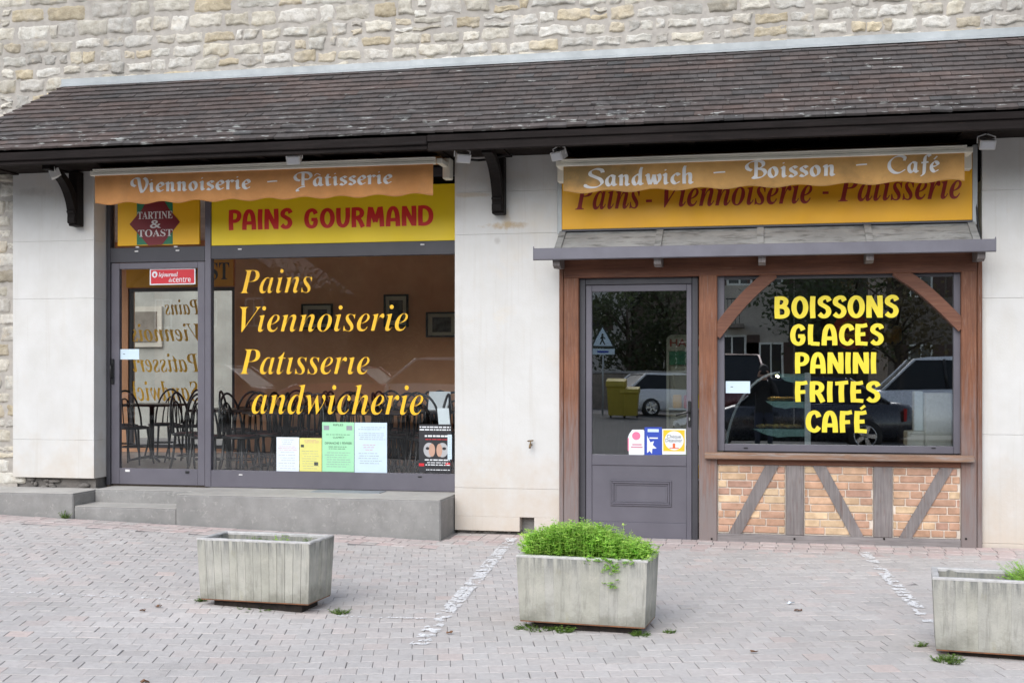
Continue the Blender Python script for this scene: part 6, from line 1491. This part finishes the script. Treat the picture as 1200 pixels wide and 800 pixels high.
mb = MB(); mb.box(RX(330, 34), RX(842, 34), -34.4, -34, 0, 1.55, 'house_stone', bev=.03); mb.box(RX(330, 34), RX(842, 34), -34.45, -33.95, 1.551, 1.65, 'concrete_step_grey', bev=.02)
tag(mb.build('garden_wall', org=((RX(330, 34) + RX(842, 34)) / 2, -34.2, 0)), 'low stone garden wall along the far side of the street', 'wall')
def tree(label, x, y, h, r, m, leaves, seed, trunk=.16):
    rq = random.Random(seed); t = thing('street_tree', label, 'tree', (x, y, 0), 'trees across the street')
    mb = MB(); mb.tube([(x, y, 0), (x + .1, y, h * .3), (x + rq.uniform(-.3, .3), y, h * .6), (x, y, h * .85)], [trunk, trunk * .8, trunk * .5, .03], 'bark', 8)
    cl = []
    for k in range(16):
        a, zz = rq.random() * 6.283, rq.uniform(.3, .95) * h; d = r * rq.uniform(.3, 1) * (1.1 - abs(zz / h - .6)); c = Vector((x + math.cos(a) * d, y + math.sin(a) * d, zz)); cl.append(c)
        mb.tube([(x, y, zz * .75), tuple((Vector((x, y, zz * .75)) + c) / 2 + Vector((0, 0, .1))), tuple(c)], [trunk * .35, trunk * .22, .015], 'bark', 5)
    mb.build('trunk', t); mb = MB()
    for k in range(leaves):
        c = rq.choice(cl); p = c + Vector((rq.gauss(0, r * .24), rq.gauss(0, r * .24), rq.gauss(0, r * .2))); d = Vector((rq.gauss(0, 1), rq.gauss(0, 1), rq.gauss(0, 1))).normalized(); kk = rq.uniform(.6, 1.4)
        leaf(mb, p, d, Vector((rq.gauss(0, 1), rq.gauss(0, 1), 1)), rq.uniform(.14, .26), .07, m, (kk, kk, kk))
    mb.build('crown', t)
for i, (px, Y, h, r, m, n, lb) in enumerate(((962, 33, 8.5, 1.7, 'dark_leaf', 2600, 'dense dark evergreen tree beside the cream house across the street'), (1003, 37, 9, 1.9, 'dark_leaf', 2600, 'dark evergreen tree in the middle, between the cream and brown houses'), (1050, 34, 7.5, 2.0, 'autumn_leaf', 1700, 'brownish thin tree in front of the brown house across the street'),
        (780, 40, 6, 2.2, 'dark_leaf', 2200, 'dark hedge like tree in front of the dark stone house'), (735, 38, 5, 1.8, 'dark_leaf', 1800, 'dark bushy tree at the end of the pale gabled house'), (430, 36, 8.5, 2.6, 'autumn_leaf', 900, 'sparse bare looking tree above the garden wall'), (500, 38, 9, 2.6, 'autumn_leaf', 800, 'tall sparse tree left of the pale gabled house'), (350, 38, 7, 2.2, 'dark_leaf', 1500, 'small evergreen at the left end of the garden wall'))):
    tree(lb, RX(px, Y), -Y, h, r, m, n, 30 + i)
# warning sign and yellow container
Ys = 28.5; x, z = W(706, 397, Ys)
RSN = thing('warning_sign', 'triangular pedestrian warning sign on a pole across the street', 'sign', (x, -Ys, 0))
mb = MB(); mb.tube([(x, -Ys - .04, 0), (x, -Ys - .04, z + .35)], .03, 'zinc', 8); mb.build('pole', RSN)
def tri(s, o, mname, y): return [(x - .42 * s, z - .28 * s + o), (x + .42 * s, z - .28 * s + o), (x, z + .45 * s + o)]
mb = MB(); mb.prism(tri(1, 0, '', 0), 'y', -Ys - .01, -Ys, 'ink'); mb.prism(tri(.78, 0, '', 0), 'y', -Ys, -Ys + .003, 'paper_blue')
mb.disc(x, -Ys + .008, z + .13, .035, .035, .004, 'ink')
for (p, q, w) in (((x, z + .09), (x - .01, z - .03), .03), ((x - .01, z - .03), (x + .07, z - .17), .022), ((x - .01, z - .03), (x - .09, z - .17), .022), ((x, z + .07), (x + .09, z + .0), .018), ((x, z + .07), (x - .08, z + .0), .018)):
    dx, dz = q[0] - p[0], q[1] - p[1]; l = math.hypot(dx, dz); nx, nz = -dz / l * w, dx / l * w
    mb.prism([(p[0] + nx, p[1] + nz), (p[0] - nx, p[1] - nz), (q[0] - nx, q[1] - nz), (q[0] + nx, q[1] + nz)], 'y', -Ys + .004, -Ys + .008, 'ink')
mb.build('plate', RSN)
mb = MB(); mb.box(x - .40, x + .40, -Ys - .01, -Ys, z - .50, z - .31, 'paper_blue', bev=.003); mb.box(x - .2, x + .2, -Ys, -Ys + .003, z - .44, z - .37, 'sticker_blue'); mb.build('lower_plate', RSN)
for i, (px, hgt, lb) in enumerate(((722, 1.25, 'tall yellow recycling container beside the warning sign pole'), (738, 1.0, 'shorter yellow recycling container nearer the white hatchback'))):
    Yb = 27; x = RX(px, Yb); g = ground(x, -Yb); t = thing('recycling_container', lb, 'container', (x, -Yb, g), 'yellow recycling containers')
    mb = MB(); V = []
    for (zz, w) in ((.08, .22), (hgt * .75, .27), (hgt * .8, .29)): V += [(x - w, -Yb - w, g + zz), (x + w, -Yb - w, g + zz), (x + w, -Yb + w, g + zz), (x - w, -Yb + w, g + zz)]
    mb.add(V, [(3, 2, 1, 0)] + [(a * 4 + j, a * 4 + (j + 1) % 4, a * 4 + 4 + (j + 1) % 4, a * 4 + 4 + j) for a in range(2) for j in range(4)] + [(8, 9, 10, 11)], 'bin_yellow'); mb.build('bin_body', t)
    mb = MB(); mb.prism([(-Yb - .31, g + hgt * .805), (-Yb + .31, g + hgt * .805), (-Yb + .26, g + hgt * .93), (-Yb - .22, g + hgt)], 'x', x - .3, x + .3, 'bin_yellow'); mb.build('lid', t)
    for s in (-1, 1): mb = MB(); mb.tube([(x + s * .18, -Yb - .22, g + .08), (x + s * .22, -Yb - .22, g + .08)], .08, 'rubber', 12); mb.build('wheel', t)

# photographer, standing behind the camera with the camera raised
def skin_mesh(verts, edges, radii, root=0, sub=2):
    me = bpy.data.meshes.new('tmp'); me.from_pydata(verts, edges, []); o = bpy.data.objects.new('tmp', me); col.objects.link(o)
    md = o.modifiers.new('s', 'SKIN'); md.use_smooth_shade = True
    for i, r in enumerate(radii):
        sv = me.skin_vertices[0].data[i]; sv.radius = r if isinstance(r, tuple) else (r, r); sv.use_root = (i == root)
    o.modifiers.new('u', 'SUBSURF').levels = sub
    dg = bpy.context.evaluated_depsgraph_get(); dg.update(); out = bpy.data.meshes.new_from_object(o.evaluated_get(dg))
    V = [tuple(v.co) for v in out.vertices]; Fc = [tuple(p.vertices) for p in out.polygons]
    bpy.data.objects.remove(o); bpy.data.meshes.remove(me); bpy.data.meshes.remove(out); return V, Fc
px_, py_ = 0.0, -11.74; gz_ = ground(px_, py_); E_ = 1.6
PH = thing('person', 'person in a dark coat holding a camera up to the face, reflected in the window', 'person', (px_, py_, gz_))
sh = E_ - .23; hip = gz_ + (sh - gz_) * .60
V = [(px_, py_, hip), (px_, py_ + .01, hip + .2), (px_, py_, sh - .06), (px_, py_, sh + .05), (px_, py_ + .02, sh + .13), (px_, py_ + .03, E_ - .02), (px_, py_ + .02, E_ + .10)]
Rr = [(.16, .11), (.15, .10), (.165, .105), .07, .055, (.075, .095), (.06, .075)]
Ed = [(0, 1), (1, 2), (2, 3), (3, 4), (4, 5), (5, 6)]
for s in (-1, 1):
    b = len(V); V += [(px_ + s * .17, py_, sh), (px_ + s * .24, py_ + .06, sh - .24), (px_ + s * .095, py_ + .21, E_ - .10)]; Rr += [.065, .052, .038]; Ed += [(2, b), (b, b + 1), (b + 1, b + 2)]
    b = len(V); V += [(px_ + s * .095, py_, hip - .06), (px_ + s * .11, py_ + .01, gz_ + (hip - gz_) * .5), (px_ + s * .12, py_ - .02, gz_ + .09), (px_ + s * .13, py_ + .13, gz_ + .04)]; Rr += [.095, .065, .045, (.045, .035)]; Ed += [(0, b), (b, b + 1), (b + 1, b + 2), (b + 2, b + 3)]
sv, sf_ = skin_mesh(V, Ed, Rr)
mb = MB()
def fmat(f):
    c = sum((Vector(sv[i]) for i in f), Vector()) / len(f)
    if c.z < gz_ + .10: return 'rubber'
    if c.z < hip - .02: return 'trouser_navy'
    if c.z > sh + .09 and abs(c.x - px_) < .12 and c.y < py_ + .14: return 'skin'
    return 'coat_black'
for mname in ('rubber', 'trouser_navy', 'skin', 'coat_black'):
    ff = [f for f in sf_ if fmat(f) == mname]
    if ff: mb.mats.append(mname)
mb2 = MB(); mb2.v = list(sv); mb2.t = [(1, 1, 1)] * len(sv)
for f in sf_: mb2.f.append(f); mb2.mi.append(mb2.slot(fmat(f))); mb2.sm.append(True)
for s in (-1, 1):                                         # hands: palm, four fingers and a thumb closed round the camera
    w = Vector((px_ + s * .095, py_ + .21, E_ - .10)); V = [tuple(w), tuple(w + Vector((-s * .01, .035, .045)))]; Rr = [.026, (.030, .020)]; Ed = [(0, 1)]
    for q in range(4):
        b = len(V); o = Vector((s * (-.016 + .011 * q * .6), .012 * q - .015, .015)); k0 = w + Vector((-s * .005, .045, .07)) + o; L = (.030, .034, .032, .025)[q]
        V += [tuple(k0), tuple(k0 + Vector((-s * .012, .012, L * .8))), tuple(k0 + Vector((-s * .035, .010, L)))]; Rr += [.0095, .009, .0075]; Ed += [(1, b), (b, b + 1), (b + 1, b + 2)]
    b = len(V); V += [tuple(w + Vector((-s * .03, .0, .04))), tuple(w + Vector((-s * .05, .015, .06)))]; Rr += [.011, .009]; Ed += [(0, b), (b, b + 1)]
    hv, hf = skin_mesh(V, Ed, Rr, 0, 1); mb2.add(hv, hf, 'skin', smooth=True)
hc = Vector((px_, py_ + .035, E_ + .0))
mb2.ball(tuple(hc + Vector((0, .085, -.03))), (.014, .022, .016), 'skin', 8)
for s in (-1, 1): mb2.ball(tuple(hc + Vector((s * .078, -.005, -.01))), (.012, .02, .03), 'skin', 8)
mb2.ball(tuple(hc + Vector((0, .080, -.075))), (.024, .010, .008), 'logo_red', 8)
mb2.build('body', PH)
mb = MB(); V = []; mb.ball(tuple(hc + Vector((0, -.022, .055))), (.092, .108, .095), 'hair_dark', 14); mb.ball(tuple(hc + Vector((0, -.055, -.02))), (.085, .07, .09), 'hair_dark', 12); mb.build('hair', PH)
CM = thing('camera', 'black camera held up by the person reflected in the window', 'camera', (px_, -11.52, E_ - .05))
mb = MB(); mb.box(px_ - .068, px_ + .068, -11.575, -11.51, E_ - .05, E_ + .04, 'camera_black', bev=.01); mb.box(px_ - .03, px_ + .03, -11.57, -11.515, E_ + .041, E_ + .065, 'camera_black', bev=.008); mb.build('camera_body', CM)
mb = MB(); mb.tube([(px_, -11.509, E_ - .005), (px_, -11.46, E_ - .005)], .034, 'camera_black', 18); mb.tube([(px_, -11.459, E_ - .005), (px_, -11.42, E_ - .005)], .038, 'camera_black', 18); mb.build('lens_barrel', CM)

# pale wall of the lane behind the dining room
mb = MB(); mb.box(-20, 0, 11, 11.4, 0, 6.5, 'lane_render'); LW = mb.build('lane_wall', org=(-10, 11.2, 0)); tag(LW, 'pale rendered wall in the lane seen through the rear window', 'wall')
mb = MB()
xw, zw = W(172, 380, 10.99); mb.box(xw - .35, xw + .35, 10.93, 10.999, zw - .45, zw + .35, 'house_cream'); mb.build('window_surround', LW)
mb = MB(); mb.box(xw - .25, xw + .25, 10.91, 10.929, zw - .35, zw + .25, 'house_stone'); mb.build('shutter', LW)
